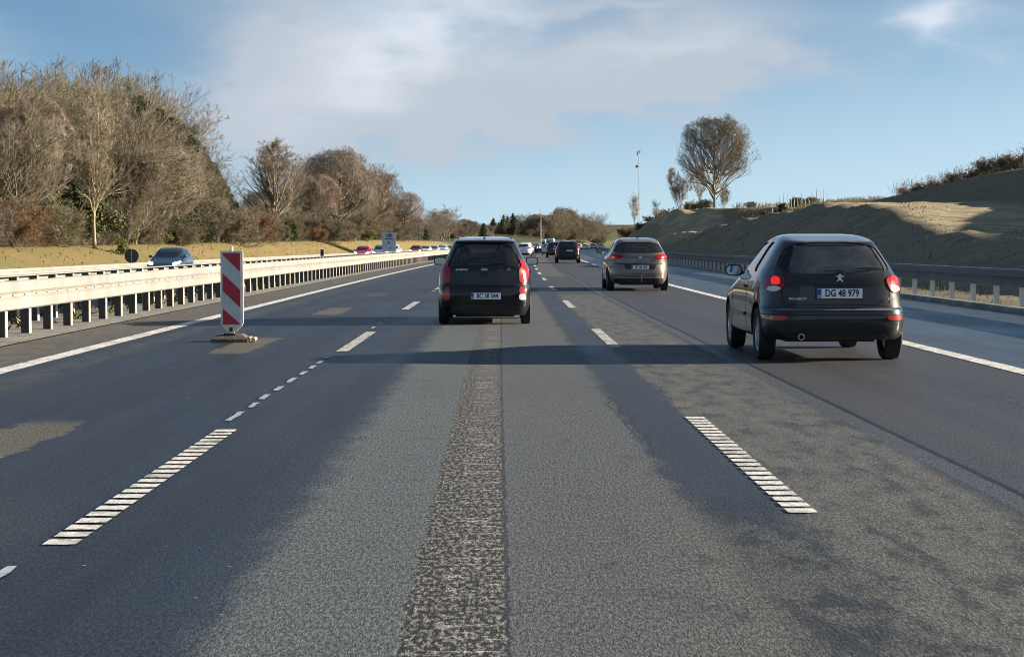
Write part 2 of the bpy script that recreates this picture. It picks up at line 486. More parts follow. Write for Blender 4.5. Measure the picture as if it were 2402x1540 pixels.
def car(name, sp, lod=0):
    """sp: spec dict. local x right, y forward, rear bumper at y=0"""
    root = empty(name)
    S = Shell(sp['rear'], sp['front'], sp['width'], sp.get('n', ((0, 6), (2, 6))))
    paint = sp['paint']; r = sp['r']; ty = sp['tyres']; tw = sp['track']
    L = sp['front'][2][1]; H = S.z1
    rw = sp['rearwin']; ws = sp['shield']; swp = sp['sidewins']
    cyl = []
    for y in ty:
        for sg in (-1, 1):
            b = MB(); b.cyl((sg * (tw - .16), y, r + .01), (sg * 1.3, y, r + .01), r + .05, n=32); m_ = b.mesh('arch'); m_.materials.append(M['trim']); cyl.append(m_)
    if lod:
        me = S.solid('body', 64, 26, [paint, M['trim']])
        me = bool_cut(me, cyl, None)
    else:
        me = S.solid('body', 120, 56, [paint])
        zc = sp['belt']
        cav = S.solid('cav', 72, 30, [M['inside']], dw=.07, dr=.08, df=.07, zr=(.5, H - .05), ymaxf=lambda z: (L - 1.3) if z < zc + .02 else 9)
        cu = [cav]
        b = MB(); b.prism(rw, lambda p: (p[0], -.5, p[1]), lambda p: (p[0], 1.6, p[1])); cu.append(b.mesh('c'))
        b = MB(); b.prism(ws, lambda p: (p[0], L - 2.0, p[1]), lambda p: (p[0], L + .6, p[1])); cu.append(b.mesh('c'))
        for q in swp:
            b = MB(); b.prism(q, lambda p: (-1.5, p[0], p[1]), lambda p: (1.5, p[0], p[1])); cu.append(b.mesh('c'))
        for m_ in cu[1:]: m_.materials.append(M['trim'])
        me = bool_cut(me, cu + cyl, None)
    shade(me, 28)
    body = obj('body', me, None, root)
    gm = M['glassfar'] if lod else sp.get('glass', M['glass'])
    go, gt = (.003, .01) if lod else (-.014, .006)
    st = .15 if lod else .08
    patch('rear_window', rw, S.rear, gm, root, go, gt, st)
    patch('windshield', ws, S.frnt, M['glassfar'] if lod else M['glassc'], root, go, gt, st)
    for q in swp:
        for sg in (-1, 1): patch('side_window', q, lambda a, b, sg=sg: S.side(a, b, sg), gm, root, go, gt, st)
    for y in ty:
        for sg in (-1, 1): wheel(root, sg * tw, y, r, sp.get('tw', .185), sp.get('alloy', True), lod, sp.get('spokes', 5))
    # underbody, axle
    b = MB(); b.box((0, L / 2, S.z0 + .02), (1.0, L - .9, .12)); b.cyl((-tw, ty[0], r), (tw, ty[0], r), .035, n=8)
    b.build('underbody', M['trim'], root)
    lm = sp.get('lampmat', M['redlens'])
    for sg in (-1, 1):
        o = patch('tail_light', [(sg * a, b) for a, b in sp['lamp']], S.wrap, lm, root, .012, .03, .05)
        for (nm, pl, mm) in sp.get('lampbits', []):
            patch(nm, [(sg * a, b) for a, b in pl], S.wrap, M[mm], o, .0145, .01, .04)
        h = sp.get('head')
        if h: patch('headlight', [(sg * a, b) for a, b in h], S.frnt, sp.get('headmat', M['whitelens']), root, .01, .02, .06)
    if sp.get('grille'): patch('grille', sp['grille'], S.frnt, M['trim'], root, .006, .01, .1)
    for (nm, mode, pl, mm, off) in sp.get('bits', []):
        fns = {'r': S.rear, 'w': S.wrap, 'f': S.frnt, 's': lambda a, b: S.side(a, b, -1), 'S': lambda a, b: S.side(a, b, 1)}
        mm_ = paint if mm == 'paint' else M[mm]
        patch(nm, pl, fns[mode], mm_, root, off, max(.006, off + .006), .07)
    plate(root, S, sp['plate'][0], sp['plate'][1], sp['plate'][2], None, lod=lod, off=sp.get('plateoff', .012))
    if not lod:
        bl = sp['belt']; Lf = L
        # seats and shelf seen through the glass
        b = MB(); b.box((0, sp['rearseat'] - .3, bl - .10), (1.15, .5, .03)); b.build('parcel_shelf', M['inside'], root)
        for x, y, hh in sp['seats']:
            b = MB(); b.box((x, y, bl - .24), (.46, .13, .66), rx=R(-12)); o = b.build('seat', M['inside_l'], root)
            md = o.modifiers.new('b', 'BEVEL'); md.width = .04; md.segments = 3
            b = MB(); b.box((x, y - .02, bl + hh + .13), (.27, .10, .20), rx=R(-8)); b.cyl((x - .06, y, bl - .05), (x - .06, y, bl + .18), .008, n=6); b.cyl((x + .06, y, bl - .05), (x + .06, y, bl + .18), .008, n=6)
            o2 = b.build('headrest', M['inside_l'], o); md = o2.modifiers.new('b', 'BEVEL'); md.width = .035; md.segments = 3
        b = MB(); b.box((0, L - 1.45, bl - .12), (1.25, .35, .16)); b.build('dashboard', M['inside'], root)
        b = MB(); b.lathe([(0, .17), (.012, .185), (0, .2), (-.012, .185), (0, .17)], (0, 0, 0), 24); m_ = b.mesh('w'); m_.transform(Matrix.Translation((-.36, L - 1.75, bl - .04)) @ Matrix.Rotation(R(90), 4, 'Z') @ Matrix.Rotation(R(0), 4, 'Y'))
        obj('steering_wheel', m_, M['trim'], root)
    for sg in (-1, 1):
        mirror(root, S, sg, sp['mirror'][0], sp['mirror'][1], sp.get('mirpaint', paint), sp.get('mirsize', 1.), round_=sp.get('mirround', True))
    return root, S


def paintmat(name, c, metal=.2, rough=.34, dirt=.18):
    return mat(name, c, rough, metal, .2, 1., var=.12, vscale=2.5, dirt=(tuple(q + .018 for q in c), dirt), sky_sheen=.42)


def lines(pts, w_):     # thin strip polygon along pts
    l, r_ = [], []
    for i, p in enumerate(pts):
        a = Vector(pts[max(i - 1, 0)]); b = Vector(pts[min(i + 1, len(pts) - 1)]); d = (b - a).normalized(); n_ = Vector((-d.y, d.x)) * w_ / 2
        l.append((p[0] + n_.x, p[1] + n_.y)); r_.append((p[0] - n_.x, p[1] - n_.y))
    return l + r_[::-1]


# --- the rounded black hatchback in the right lane
small_hatch = dict(
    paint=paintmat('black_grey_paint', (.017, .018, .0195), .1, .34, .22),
    rear=[(.25, .10), (.285, .045), (.34, .015), (.42, 0), (.52, .0), (.585, .02), (.60, .065), (.68, .075), (.80, .08), (.92, .11), (1.0, .17), (1.08, .25), (1.2, .36), (1.30, .455), (1.345, .51), (1.365, .60), (1.395, .82), (1.42, 1.15), (1.43, 1.45)],
    front=[(.25, 3.70), (.35, 3.80), (.55, 3.82), (.66, 3.76), (.76, 3.50), (.86, 3.05), (.91, 2.84), (.95, 2.74), (1.1, 2.48), (1.25, 2.20), (1.34, 2.0), (1.40, 1.75), (1.43, 1.47)],
    width=[(.25, .77), (.30, .812), (.50, .827), (.62, .826), (.75, .82), (.90, .79), (1.0, .745), (1.15, .655), (1.28, .575), (1.35, .525), (1.39, .475), (1.42, .40), (1.43, .32)],
    n=((0, 8), (.55, 7.5), (.75, 6), (1.0, 5), (1.3, 6), (1.43, 6)), belt=.93,
    rearwin=rnd([(-.60, 1.00), (-.635, 1.07), (-.465, 1.335), (.465, 1.335), (.635, 1.07), (.60, 1.00), (.3, .985), (-.3, .985)], 2),
    shield=rnd([(-.65, .97), (-.45, 1.36), (.45, 1.36), (.65, .97)], 2),
    sidewins=[rnd([(1.46, .96), (2.62, .93), (2.16, 1.25), (1.85, 1.325), (1.46, 1.345)], 1), rnd([(.68, 1.03), (1.36, .97), (1.36, 1.345), (1.0, 1.33), (.80, 1.24)], 2)],
    r=.30, tyres=(.66, 3.10), track=.715, tw=.19, spokes=7,
    lamp=rnd([(.555, .925), (.60, .80), (.69, .765), (.86, .79), (.92, .86), (.86, .945), (.68, .965)], 2),
    lampbits=[('lens_ring', rnd([(.62, .86), (.74, .86), (.76, .92), (.71, .95), (.63, .94)], 2), 'redlit'), ('reversing_lens', rnd([(.605, .815), (.69, .78), (.84, .80), (.78, .84), (.66, .845)], 2), 'whitelens')],
    head=rnd([(.45, .6), (.72, .62), (.74, .74), (.5, .7)], 2),
    plate=(.03, .765, 'DG 48 979'), rearseat=1.45, plateoff=.012,
    seats=[(-.36, 1.95, .10), (.36, 1.95, .10), (-.4, 1.15, .02), (.4, 1.15, .02)],
    mirror=(2.52, .96), mirsize=1.05,
    bits=[
        ('bumper_strip', 'w', [(-1.0, .525), (1.0, .525), (1.0, .535), (-1.0, .535)], 'gap', .003),
        ('bumper_gap', 'w', lines([(-.92, .603), (.92, .603)], .010), 'gap', .002),
        ('lower_valance', 'r', rnd([(-.58, .262), (.58, .262), (.50, .33), (-.50, .33)], 1), 'trim', .006),
        ('tailgate_gap', 'r', lines([(-.54, .99), (-.60, .80), (-.60, .66), (-.56, .635), (.56, .635), (.60, .66), (.60, .80), (.54, .99)], .008), 'gap', .002),
        ('bumper_reflector', 'w', rnd([(-.78, .47), (-.56, .47), (-.56, .52), (-.78, .52)], 1), 'reflector', .008),
        ('bumper_reflector', 'w', rnd([(.56, .47), (.78, .47), (.78, .52), (.56, .52)], 1), 'reflector', .008),
        ('window_border', 'r', rnd([(-.585, 1.005), (-.62, 1.07), (-.462, 1.325), (-.40, 1.325), (-.52, 1.06), (-.50, 1.0)], 1), 'gap', -.008),
        ('window_border', 'r', rnd([(.60, 1.005), (.62, 1.07), (.462, 1.325), (.44, 1.325), (.58, 1.06), (.56, 1.0)], 1), 'gap', -.008),
        ('window_border', 'r', rnd([(-.46, 1.305), (.46, 1.305), (.45, 1.332), (-.45, 1.332)], 1), 'gap', -.008),
        ('tailgate_handle', 'r', rnd([(-.25, .845), (.40, .845), (.39, .872), (-.25, .868)], 2), 'paint', .028),
        ('door_gap', 's', lines([(1.42, .33), (1.40, .93)], .008), 'gap', .002), ('door_gap', 's', lines([(2.62, .36), (2.66, .9)], .008), 'gap', .002),
        ('door_gap', 'S', lines([(1.42, .33), (1.40, .93)], .008), 'gap', .002),
        ('side_moulding', 's', rnd([(1.48, .46), (2.55, .46), (2.55, .53), (1.48, .53)], 1), 'paint', .018),
        ('side_moulding', 'S', rnd([(1.48, .46), (2.55, .46), (2.55, .53), (1.48, .53)], 1), 'paint', .018),
        ('door_handle', 's', rnd([(1.52, .80), (1.70, .80), (1.70, .835), (1.52, .835)], 2), 'paint', .025),
        ('door_handle', 'S', rnd([(1.52, .80), (1.70, .80), (1.70, .835), (1.52, .835)], 2), 'paint', .025),
        ('fuel_flap', 'S', lines([(.82, .72), (.98, .72), (.98, .86), (.82, .86), (.82, .72)], .006), 'gap', .002),
    ])

# --- the upright small black car straight ahead
city_car = dict(
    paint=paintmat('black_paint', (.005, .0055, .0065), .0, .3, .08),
    rear=[(.16, .12), (.25, .05), (.34, .01), (.50, 0), (.62, .015), (.66, .05), (.75, .055), (.90, .06), (1.0, .085), (1.15, .155), (1.3, .235), (1.37, .275), (1.395, .30), (1.415, .40), (1.45, .7), (1.475, 1.1), (1.485, 1.3)],
    front=[(.16, 3.50), (.35, 3.58), (.60, 3.59), (.75, 3.5), (.86, 3.2), (.93, 2.95), (1.0, 2.8), (1.2, 2.45), (1.34, 2.2), (1.42, 1.95), (1.46, 1.7), (1.485, 1.35)],
    width=[(.16, .74), (.3, .785), (.5, .80), (.72, .795), (.88, .775), (.98, .74), (1.1, .675), (1.25, .60), (1.36, .545), (1.42, .515), (1.455, .46), (1.475, .37), (1.485, .28)],
    n=((0, 8), (.6, 8), (1.0, 6), (1.4, 8), (1.485, 8)), belt=.98,
    rearwin=rnd([(-.56, 1.00), (-.60, 1.05), (-.455, 1.365), (.455, 1.365), (.60, 1.05), (.56, 1.00), (.2, .985), (-.2, .985)], 2),
    shield=rnd([(-.62, 1.02), (-.45, 1.40), (.45, 1.40), (.62, 1.02)], 2),
    sidewins=[rnd([(1.35, 1.0), (2.6, .98), (2.2, 1.28), (1.9, 1.37), (1.35, 1.40)], 1), rnd([(.65, 1.08), (1.27, 1.0), (1.27, 1.40), (.8, 1.37)], 2)],
    r=.285, tyres=(.60, 2.98), track=.70, tw=.175, alloy=False, glass=M['glassd'],
    lamp=rnd([(.60, 1.09), (.64, .98), (.58, .94), (.58, .70), (.72, .70), (.86, .82), (.90, .92), (.80, 1.02), (.68, 1.10)], 2),
    lampbits=[('lens_ring', rnd([(.64, .78), (.73, .79), (.82, .90), (.78, .98), (.68, .98)], 2), 'redlens')],
    head=rnd([(.45, .7), (.72, .78), (.74, .9), (.5, .8)], 2),
    plate=(.02, .485, 'BC 38 344'), rearseat=1.2,
    seats=[(-.33, 1.75, .14), (.33, 1.75, .14), (-.36, 1.0, .03), (.36, 1.0, .03)],
    mirror=(2.45, 1.02), mirsize=1.05, mirround=False,
    bits=[
        ('bumper_gap', 'w', lines([(-.9, .655), (-.58, .655), (-.55, .665), (.55, .665), (.58, .655), (.9, .655)], .01), 'gap', .002),
        ('lower_valance', 'r', rnd([(-.62, .17), (.62, .17), (.54, .34), (-.54, .34)], 1), 'trim', .008),
        ('fog_light', 'w', rnd([(-.70, .42), (-.58, .42), (-.59, .64), (-.66, .62)], 2), 'reflector', .012),
        ('fog_light', 'w', rnd([(.58, .53), (.70, .53), (.67, .63), (.59, .64)], 2), 'reflector', .012),
        ('reversing_light', 'w', rnd([(.58, .42), (.71, .42), (.70, .525), (.58, .525)], 2), 'whitelens', .012),
        ('spoiler', 'r', rnd([(-.47, 1.372), (.47, 1.372), (.475, 1.392), (-.475, 1.392)], 1), 'paint', .03),
        ('tailgate_ledge', 'r', rnd([(-.5, .885), (.5, .885), (.5, .91), (-.5, .91)], 1), 'paint', .015),
        ('camera_housing', 'r', rnd([(-.07, .82), (.07, .82), (.07, .88), (-.07, .88)], 1), 'trim', .03),
        ('door_gap', 's', lines([(1.3, .33), (1.3, .98)], .008), 'gap', .002), ('door_gap', 'S', lines([(1.3, .33), (1.3, .98)], .008), 'gap', .002),
        ('door_handle', 's', rnd([(1.4, .86), (1.56, .86), (1.56, .895), (1.4, .895)], 2), 'paint', .025),
        ('door_handle', 'S', rnd([(1.4, .86), (1.56, .86), (1.56, .895), (1.4, .895)], 2), 'paint', .025),
    ])

# --- the taupe hatchback further on
family_hatch = dict(
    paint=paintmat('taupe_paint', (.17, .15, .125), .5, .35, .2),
    rear=[(.20, .14), (.25, .07), (.36, .02), (.50, 0), (.62, .01), (.76, .05), (.80, .085), (.92, .09), (1.02, .13), (1.10, .21), (1.2, .33), (1.35, .49), (1.42, .58), (1.46, .72), (1.50, 1.1), (1.52, 1.6)],
    front=[(.20, 4.2), (.35, 4.3), (.6, 4.33), (.72, 4.25), (.85, 3.8), (.95, 3.3), (1.02, 3.1), (1.2, 2.75), (1.38, 2.4), (1.46, 2.15), (1.50, 1.9), (1.52, 1.65)],
    width=[(.20, .80), (.32, .87), (.5, .892), (.7, .895), (.85, .88), (.98, .845), (1.06, .80), (1.2, .725), (1.35, .655), (1.43, .60), (1.48, .52), (1.51, .42), (1.52, .36)],
    n=((0, 5.5), (.9, 5), (1.4, 6), (1.52, 6)), belt=1.0,
    rearwin=rnd([(-.68, 1.09), (-.70, 1.15), (-.56, 1.385), (.56, 1.385), (.70, 1.15), (.68, 1.09), (.3, 1.07), (-.3, 1.07)], 2),
    shield=rnd([(-.72, 1.05), (-.56, 1.42), (.56, 1.42), (.72, 1.05)], 2),
    sidewins=[rnd([(1.75, 1.03), (3.0, 1.02), (2.45, 1.34), (2.2, 1.40), (1.75, 1.43)], 1), rnd([(.75, 1.12), (1.67, 1.04), (1.67, 1.43), (1.1, 1.38)], 2)],
    r=.32, tyres=(.78, 3.39), track=.78, tw=.205, glass=M['glassd'],
    lamp=rnd([(.42, .985), (.52, .915), (.70, .90), (1.0, .89), (1.05, .98), (.9, 1.05), (.6, 1.045)], 2),
    lampbits=[('lit_bulb', rnd([(.68, .925), (.86, .92), (.90, .985), (.72, .985)], 2), 'redlit')],
    head=rnd([(.45, .7), (.78, .72), (.8, .86), (.5, .8)], 2),
    plate=(.03, .68, 'BT 38 303'), rearseat=1.6,
    seats=[(-.38, 2.3, .12), (.38, 2.3, .12), (-.42, 1.4, .02), (.42, 1.4, .02)],
    mirror=(2.85, 1.05), mirsize=1.0, mirpaint=M['trim'],
    bits=[
        ('plate_recess', 'r', [(-.38, .62), (.44, .62), (.50, .755), (-.44, .755)], 'trim', .004),
        ('tailgate_gap', 'w', lines([(-.9, .865), (-.72, .85), (-.66, .79), (-.5, .765), (.5, .765), (.66, .79), (.72, .85), (.9, .865)], .016), 'gap', .003),
        ('lower_valance', 'w', rnd([(-.74, .205), (.74, .205), (.70, .40), (-.70, .40)], 1), 'trim', .01),
        ('chrome_strip', 'r', [(-.68, .375), (.62, .375), (.62, .395), (-.68, .395)], 'trim_silver', .02),
        ('bumper_line', 'w', lines([(.78, .70), (1.0, .70)], .012), 'gap', .003), ('bumper_line', 'w', lines([(-1.0, .69), (-.72, .67)], .016), 'gap', .003),
        ('tow_hook', 'r', [(.055, .29), (.085, .29), (.085, .46), (.055, .46)], 'trim_silver', .06),
        ('door_gap', 's', lines([(1.71, .35), (1.71, 1.0)], .008), 'gap', .002),
        ('door_gap', 's', lines([(3.0, .35), (3.05, .95)], .008), 'gap', .002),
    ])
M['trim_silver'] = mat('satin_trim', (.55, .55, .55), .3, .7)

# --- generic bodies for the traffic far away
suv = dict(
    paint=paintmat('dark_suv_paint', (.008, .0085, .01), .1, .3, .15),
    rear=[(.26, .14), (.32, .06), (.45, .01), (.6, 0), (.72, .03), (.78, .07), (.95, .08), (1.08, .12), (1.2, .2), (1.4, .34), (1.5, .42), (1.57, .52), (1.61, .8), (1.64, 1.5)],
    front=[(.26, 4.3), (.45, 4.42), (.7, 4.45), (.88, 4.35), (1.0, 3.9), (1.08, 3.5), (1.15, 3.3), (1.35, 2.95), (1.5, 2.6), (1.58, 2.3), (1.62, 1.95), (1.64, 1.6)],
    width=[(.26, .84), (.4, .90), (.65, .92), (.85, .915), (1.02, .88), (1.15, .83), (1.35, .745), (1.5, .68), (1.57, .62), (1.61, .52), (1.64, .42)],
    n=((0, 6), (1.64, 7)), belt=1.1,
    rearwin=rnd([(-.70, 1.16), (-.60, 1.50), (.60, 1.50), (.70, 1.16)], 2), shield=rnd([(-.74, 1.16), (-.6, 1.54), (.6, 1.54), (.74, 1.16)], 2),
    sidewins=[rnd([(1.75, 1.14), (3.2, 1.13), (2.6, 1.46), (2.3, 1.53), (1.75, 1.55)], 1), rnd([(.55, 1.2), (1.67, 1.14), (1.67, 1.55), (.8, 1.48)], 2)],
    r=.35, tyres=(.85, 3.5), track=.80, tw=.23, glass=M['glassd'],
    lamp=rnd([(.60, 1.16), (.62, .95), (.85, .93), (1.0, 1.0), (.95, 1.2), (.75, 1.22)], 2),
    head=rnd([(.45, .8), (.8, .84), (.82, .98), (.5, .92)], 2), grille=rnd([(-.4, .55), (.4, .55), (.42, .9), (-.42, .9)], 1),
    plate=(.1, .90, 'XP 21 604'), rearseat=1.6, seats=[(-.38, 2.4, .12), (.38, 2.4, .12)], mirror=(3.05, 1.16),
    bits=[('lower_valance', 'w', rnd([(-.85, .27), (.85, .27), (.85, .52), (-.85, .52)], 1), 'trim', .01),
          ('bumper_strip', 'r', [(-.55, .60), (.55, .60), (.55, .63), (-.55, .63)], 'trim_grey', .015),
          ('roof_rack', 's', [(.9, 1.60), (2.3, 1.60), (2.3, 1.625), (.9, 1.625)], 'trim_silver', .06), ('roof_rack', 'S', [(.9, 1.60), (2.3, 1.60), (2.3, 1.625), (.9, 1.625)], 'trim_silver', .06)])
van = dict(
    paint=mat('white_van_paint', (.72, .73, .75), .35, coat=.6, dirt=((.3, .29, .27), .3)),
    rear=[(.25, .08), (.35, .01), (.6, 0), (1.0, .02), (1.4, .04), (2.0, .09), (2.4, .13), (2.55, .2), (2.6, .5)],
    front=[(.25, 5.1), (.4, 5.2), (.8, 5.2), (1.0, 5.1), (1.2, 4.7), (1.4, 4.45), (2.0, 3.8), (2.3, 3.4), (2.5, 3.0), (2.6, 2.5)],
    width=[(.25, .9), (.4, .96), (1.0, .98), (1.5, .95), (2.2, .88), (2.5, .82), (2.6, .7)],
    n=((0, 9), (2.6, 9)), belt=1.3,
    rearwin=rnd([(-.72, 1.35), (-.68, 2.1), (.68, 2.1), (.72, 1.35)], 1), shield=rnd([(-.8, 1.35), (-.74, 2.15), (.74, 2.15), (.8, 1.35)], 1),
    sidewins=[rnd([(3.1, 1.35), (4.3, 1.35), (3.75, 2.0), (3.1, 2.0)], 1)],
    r=.34, tyres=(1.0, 4.2), track=.84, tw=.22, lamp=[(.84, .8), (.95, .8), (.95, 1.4), (.86, 1.4)],
    head=rnd([(.5, .8), (.85, .85), (.86, 1.05), (.55, .98)], 1), grille=rnd([(-.4, .5), (.4, .5), (.42, .9), (-.42, .9)], 1),
    plate=(.3, .75, 'AK 50 112'), rearseat=2, seats=[], mirror=(4.2, 1.5), bits=[])
far_hatch = {k: family_hatch[k] for k in family_hatch if k not in ('bits', 'lampbits')}
far_hatch.update(paint=mat('white_car_paint', (.70, .71, .74), .3, coat=.9), lampbits=[], grille=rnd([(-.4, .42), (.4, .42), (.42, .62), (-.42, .62)], 1),
                 bits=[('lower_valance', 'w', rnd([(-.84, .205), (.84, .205), (.84, .40), (-.84, .40)], 1), 'trim', .01)])

# ------------------------------------------------------------------ place hero cars
def place(root, X, Yd, rz=0., z=0., s=1.):
    root.location = (X, Yd, z); root.rotation_euler = (0, 0, rz); root.scale = (s, s, s); return root


# 1 black rounded hatchback
root, S = car('hatchback_car', small_hatch)
place(root, 3.92, 20.9, hd(21) + R(.2), 0, 1.033)
tag(root, 'black rounded hatchback with plate DG 48 979 in the right lane, nearest car', 'car')
b = MB(); p0 = S.rear(-.40, .30)
b.lathe([(-.09, .030), (.0, .034), (.012, .036), (.012, .028), (-.09, .027)], (0, 0, 0), 20); me = b.mesh('e'); me.transform(Matrix.Translation((p0.x, p0.y - .012, .285)) @ Matrix.Rotation(R(-90), 4, 'Z')); obj('exhaust_pipe', me, M['chrome'], root, 30)
b = MB(); a0 = S.rear(.06, 1.0); b.cyl((.06, a0.y + .02, 1.0), (.06, a0.y - .04, 1.0), .022, n=12)
pts = [S.rear(x, z) + Vector((0, -.03, 0)) for x, z in ((.06, 1.005), (.2, 1.035), (.36, 1.05), (.50, 1.045))]
b.tube(pts, .009, 6); b.tube([S.rear(x, z) + Vector((0, -.022, 0)) for x, z in ((-.12, 1.012), (.06, 1.02), (.3, 1.04), (.56, 1.04))], .008, 6)
b.build('rear_wiper', M['trim'], root)
# badge: a rampant lion in a few raised strokes
lion = [[(-.02, .035), (.0, .045), (.018, .04), (.01, .025), (.02, .02), (.045, .028), (.04, .015), (.015, .005), (.012, -.01), (.03, -.025), (.035, -.045), (.02, -.042), (.012, -.03), (-.005, -.02), (-.02, -.035), (-.04, -.045), (-.035, -.03), (-.02, -.012), (-.018, .005), (-.035, .012), (-.045, .028), (-.03, .022), (-.015, .02)]]
b = MB(); c0 = S.rear(.04, .925).y
for pl in lion: b.prism(pl, lambda p: (.04 + p[0], c0 - .012, .935 + p[1]), lambda p: (.04 + p[0], c0 + .01, .935 + p[1]))
b.build('badge', M['badge'], root)
for txt, x, z, s_ in (('PEUGEOT', -.43, .705, .036), ('206', .60, .705, .036)):
    me = text_mesh(txt, s_, .002, 1.25); me.transform(UP); o = obj('badge_text', me, M['badge'], root)
    o.location = (x, min(S.rear(x - .07, z).y, S.rear(x + .07, z).y) - .006, z); sl = (S.rear(x + .06, z).y - S.rear(x - .06, z).y) / .12; o.rotation_euler = (0, 0, math.atan(sl))
# inside rear view mirror
b = MB(); b.box((0, 2.35, 1.25), (.2, .03, .07)); b.cyl((0, 2.37, 1.25), (0, 2.42, 1.33), .01, n=6); b.build('interior_mirror', M['trim'], root)

# 2 upright small black car
root, S = car('city_car', city_car)
place(root, -.17, 30.8, hd(31), 0, 1.0)
tag(root, 'small black upright hatchback with plate BC 38 344 straight ahead in the middle lane', 'car')
for sg in (-1, 1):
    b = MB(); ps = [(sg * .45, .62, 1.41), (sg * .455, .74, 1.475), (sg * .455, 1.3, 1.50), (sg * .45, 2.0, 1.475), (sg * .44, 2.1, 1.42)]
    b.tube([(p[0], p[1], p[2] - .012) for p in ps], .013, 8); b.build('roof_rail', M['trim_grey'], root, 40)
b = MB(); b.cyl((0, .50, 1.44), (0, .50, 1.475), .03, .02, 10); b.cyl((0, .50, 1.47), (0, .42, 1.68), .006, .004, 6); b.build('antenna', M['trim'], root)
for txt, x, z, s_ in (('picanto', -.385, .895 + .035, .055), ('1.2', .40, .935, .045), ('KIA', .0, .93, .055)):
    me = text_mesh(txt, s_, .002, 1.25); me.transform(UP); o = obj('badge_text', me, M['badge'], root); o.location = (x, S.rear(x, z - .03).y - .02, z)
b = MB(); b.tube([S.rear(x, z) + Vector((0, -.03, 0)) for x, z in ((0, 1.02), (.15, 1.045), (.35, 1.05), (.42, 1.05))], .009, 6); b.build('rear_wiper', M['trim'], root)

# 3 taupe hatchback
root, S = car('hatchback_car', family_hatch)
place(root, 4.2, 53.3, hd(53), 0, 1.02)
tag(root, 'taupe brown hatchback with black rear window further ahead in the right lane', 'car')
b = MB(); b.add([(-.03, .8, 1.49), (.03, .8, 1.49), (.015, .98, 1.505), (-.015, .98, 1.505), (0, .83, 1.555), (0, .85, 1.558)], [(0, 1, 4), (0, 4, 5, 3), (1, 2, 5, 4), (2, 3, 5)]); b.build('antenna', M['trim'], root)
b = MB(); y0 = S.rear(.03, .95).y - .012
for dz in (-.012, .022):
    b.prism([(-.05, -.02 + dz), (0, .02 + dz), (.05, -.02 + dz), (.05, -.002 + dz), (0, .038 + dz), (-.05, -.002 + dz)], lambda p: (.03 + p[0], y0 - .01, .94 + p[1]), lambda p: (.03 + p[0], y0 + .02, .94 + p[1]))
b.build('badge', M['badge'], root)

# 4 dark SUV
root, S = car('suv_car', suv, 0)
place(root, px2x(1332, 133), 133, hd(133)); tag(root, 'black estate-like SUV with silver roof rails, next car beyond the taupe hatchback', 'car')
# far prototypes
H0, _ = car('far_car', far_hatch, 1); V0, _ = car('van', van, 1)
suvf = dict(suv); suvf['paint'] = mat('far_suv_paint', (.03, .032, .036), .3, coat=.9)
U0, _ = car('far_suv', suvf, 1)
used = set()
fp = {'white': mat('fp_white', (.72, .73, .75), .3, coat=.9), 'dark': mat('fp_dark', (.02, .021, .025), .3, coat=.9), 'red': mat('fp_red', (.42, .02, .03), .3, coat=.9),
      'silver': mat('fp_silver', (.38, .39, .41), .3, .5, coat=.9), 'teal': mat('fp_teal', (.10, .30, .33), .3, coat=.9), 'blue': mat('fp_blue', (.035, .065, .11), .3, .4, coat=.9), 'maroon': mat('fp_maroon', (.16, .02, .03), .3, coat=.9)}


def put_far(proto, name, colour, px, z, label, group=None, opp=False, u=None, s=1., lit=False):
    o = proto if not proto.get('_used') else copy_tree(proto)
    if not proto.get('_used'): proto['_used'] = 1
    X_ = (u + sh(z)) if u is not None else px2x(px, z)
    uu = X_ - sh(z)
    o.location = (X_, z, oppz(uu)); o.rotation_euler = (0, 0, hd(z) + (math.pi if opp else 0)); o.scale = (s, s, s); o.name = name
    for ch in o.children:
        if ch.name.split('.')[0] in ('body', 'mirror'):
            for i, sl in enumerate(ch.material_slots):
                if i == 0: sl.link = 'OBJECT'; sl.material = fp[colour]
        if lit and ch.name.startswith('headlight'):
            ch.material_slots[0].link = 'OBJECT'; ch.material_slots[0].material = M['headlit']
    tag(o, label, 'van' if name == 'van' else 'car', group)
    return o


QA = 'cars queueing ahead on our carriageway'; QB = 'cars in the oncoming queue behind the median barrier'
put_far(H0, 'hatchback_car', 'blue', 0, 91, 'blue oncoming hatchback with lit headlights behind the median barrier, beside the round sign', None, True, u=-16.25, s=.98, lit=True)
put_far(H0, 'hatchback_car', 'white', 0, 205, 'white car peeking out past the right shoulder of the small black car ahead', QA, u=.15)
put_far(U0, 'suv_car', 'white', 0, 232, 'second white car in the middle-lane queue, mostly behind the first', QA, u=-.1)
put_far(H0, 'hatchback_car', 'dark', 1244, 285, 'dark car in the middle-lane queue, second of its dark cars', QA)
put_far(H0, 'hatchback_car', 'dark', 1251, 325, 'dark car in the middle-lane queue, last before the red car', QA)
put_far(H0, 'hatchback_car', 'red', 1264, 372, 'red car in the middle-lane queue beyond the dark cars', QA)
put_far(H0, 'hatchback_car', 'red', 1272, 440, 'smaller farther red car left of the white van', QA)
put_far(V0, 'van', 'white', 1290, 372, 'tall white van standing above the queue ahead', None)
put_far(V0, 'van', 'white', 1272, 430, 'pale van partly hidden left of the tall white van', None, s=.95)
put_far(H0, 'hatchback_car', 'silver', 1286, 330, 'silver car with dark window below the tall white van', QA)
put_far(U0, 'suv_car', 'dark', 1301, 190, 'dark car half hidden left of the black SUV', QA)
put_far(H0, 'hatchback_car', 'teal', 1286, 236, 'teal car in the right lane left of the dark half hidden one', QA)
put_far(H0, 'hatchback_car', 'dark', 1238, 252, 'black car in the middle-lane queue, nearest of its dark cars', QA)
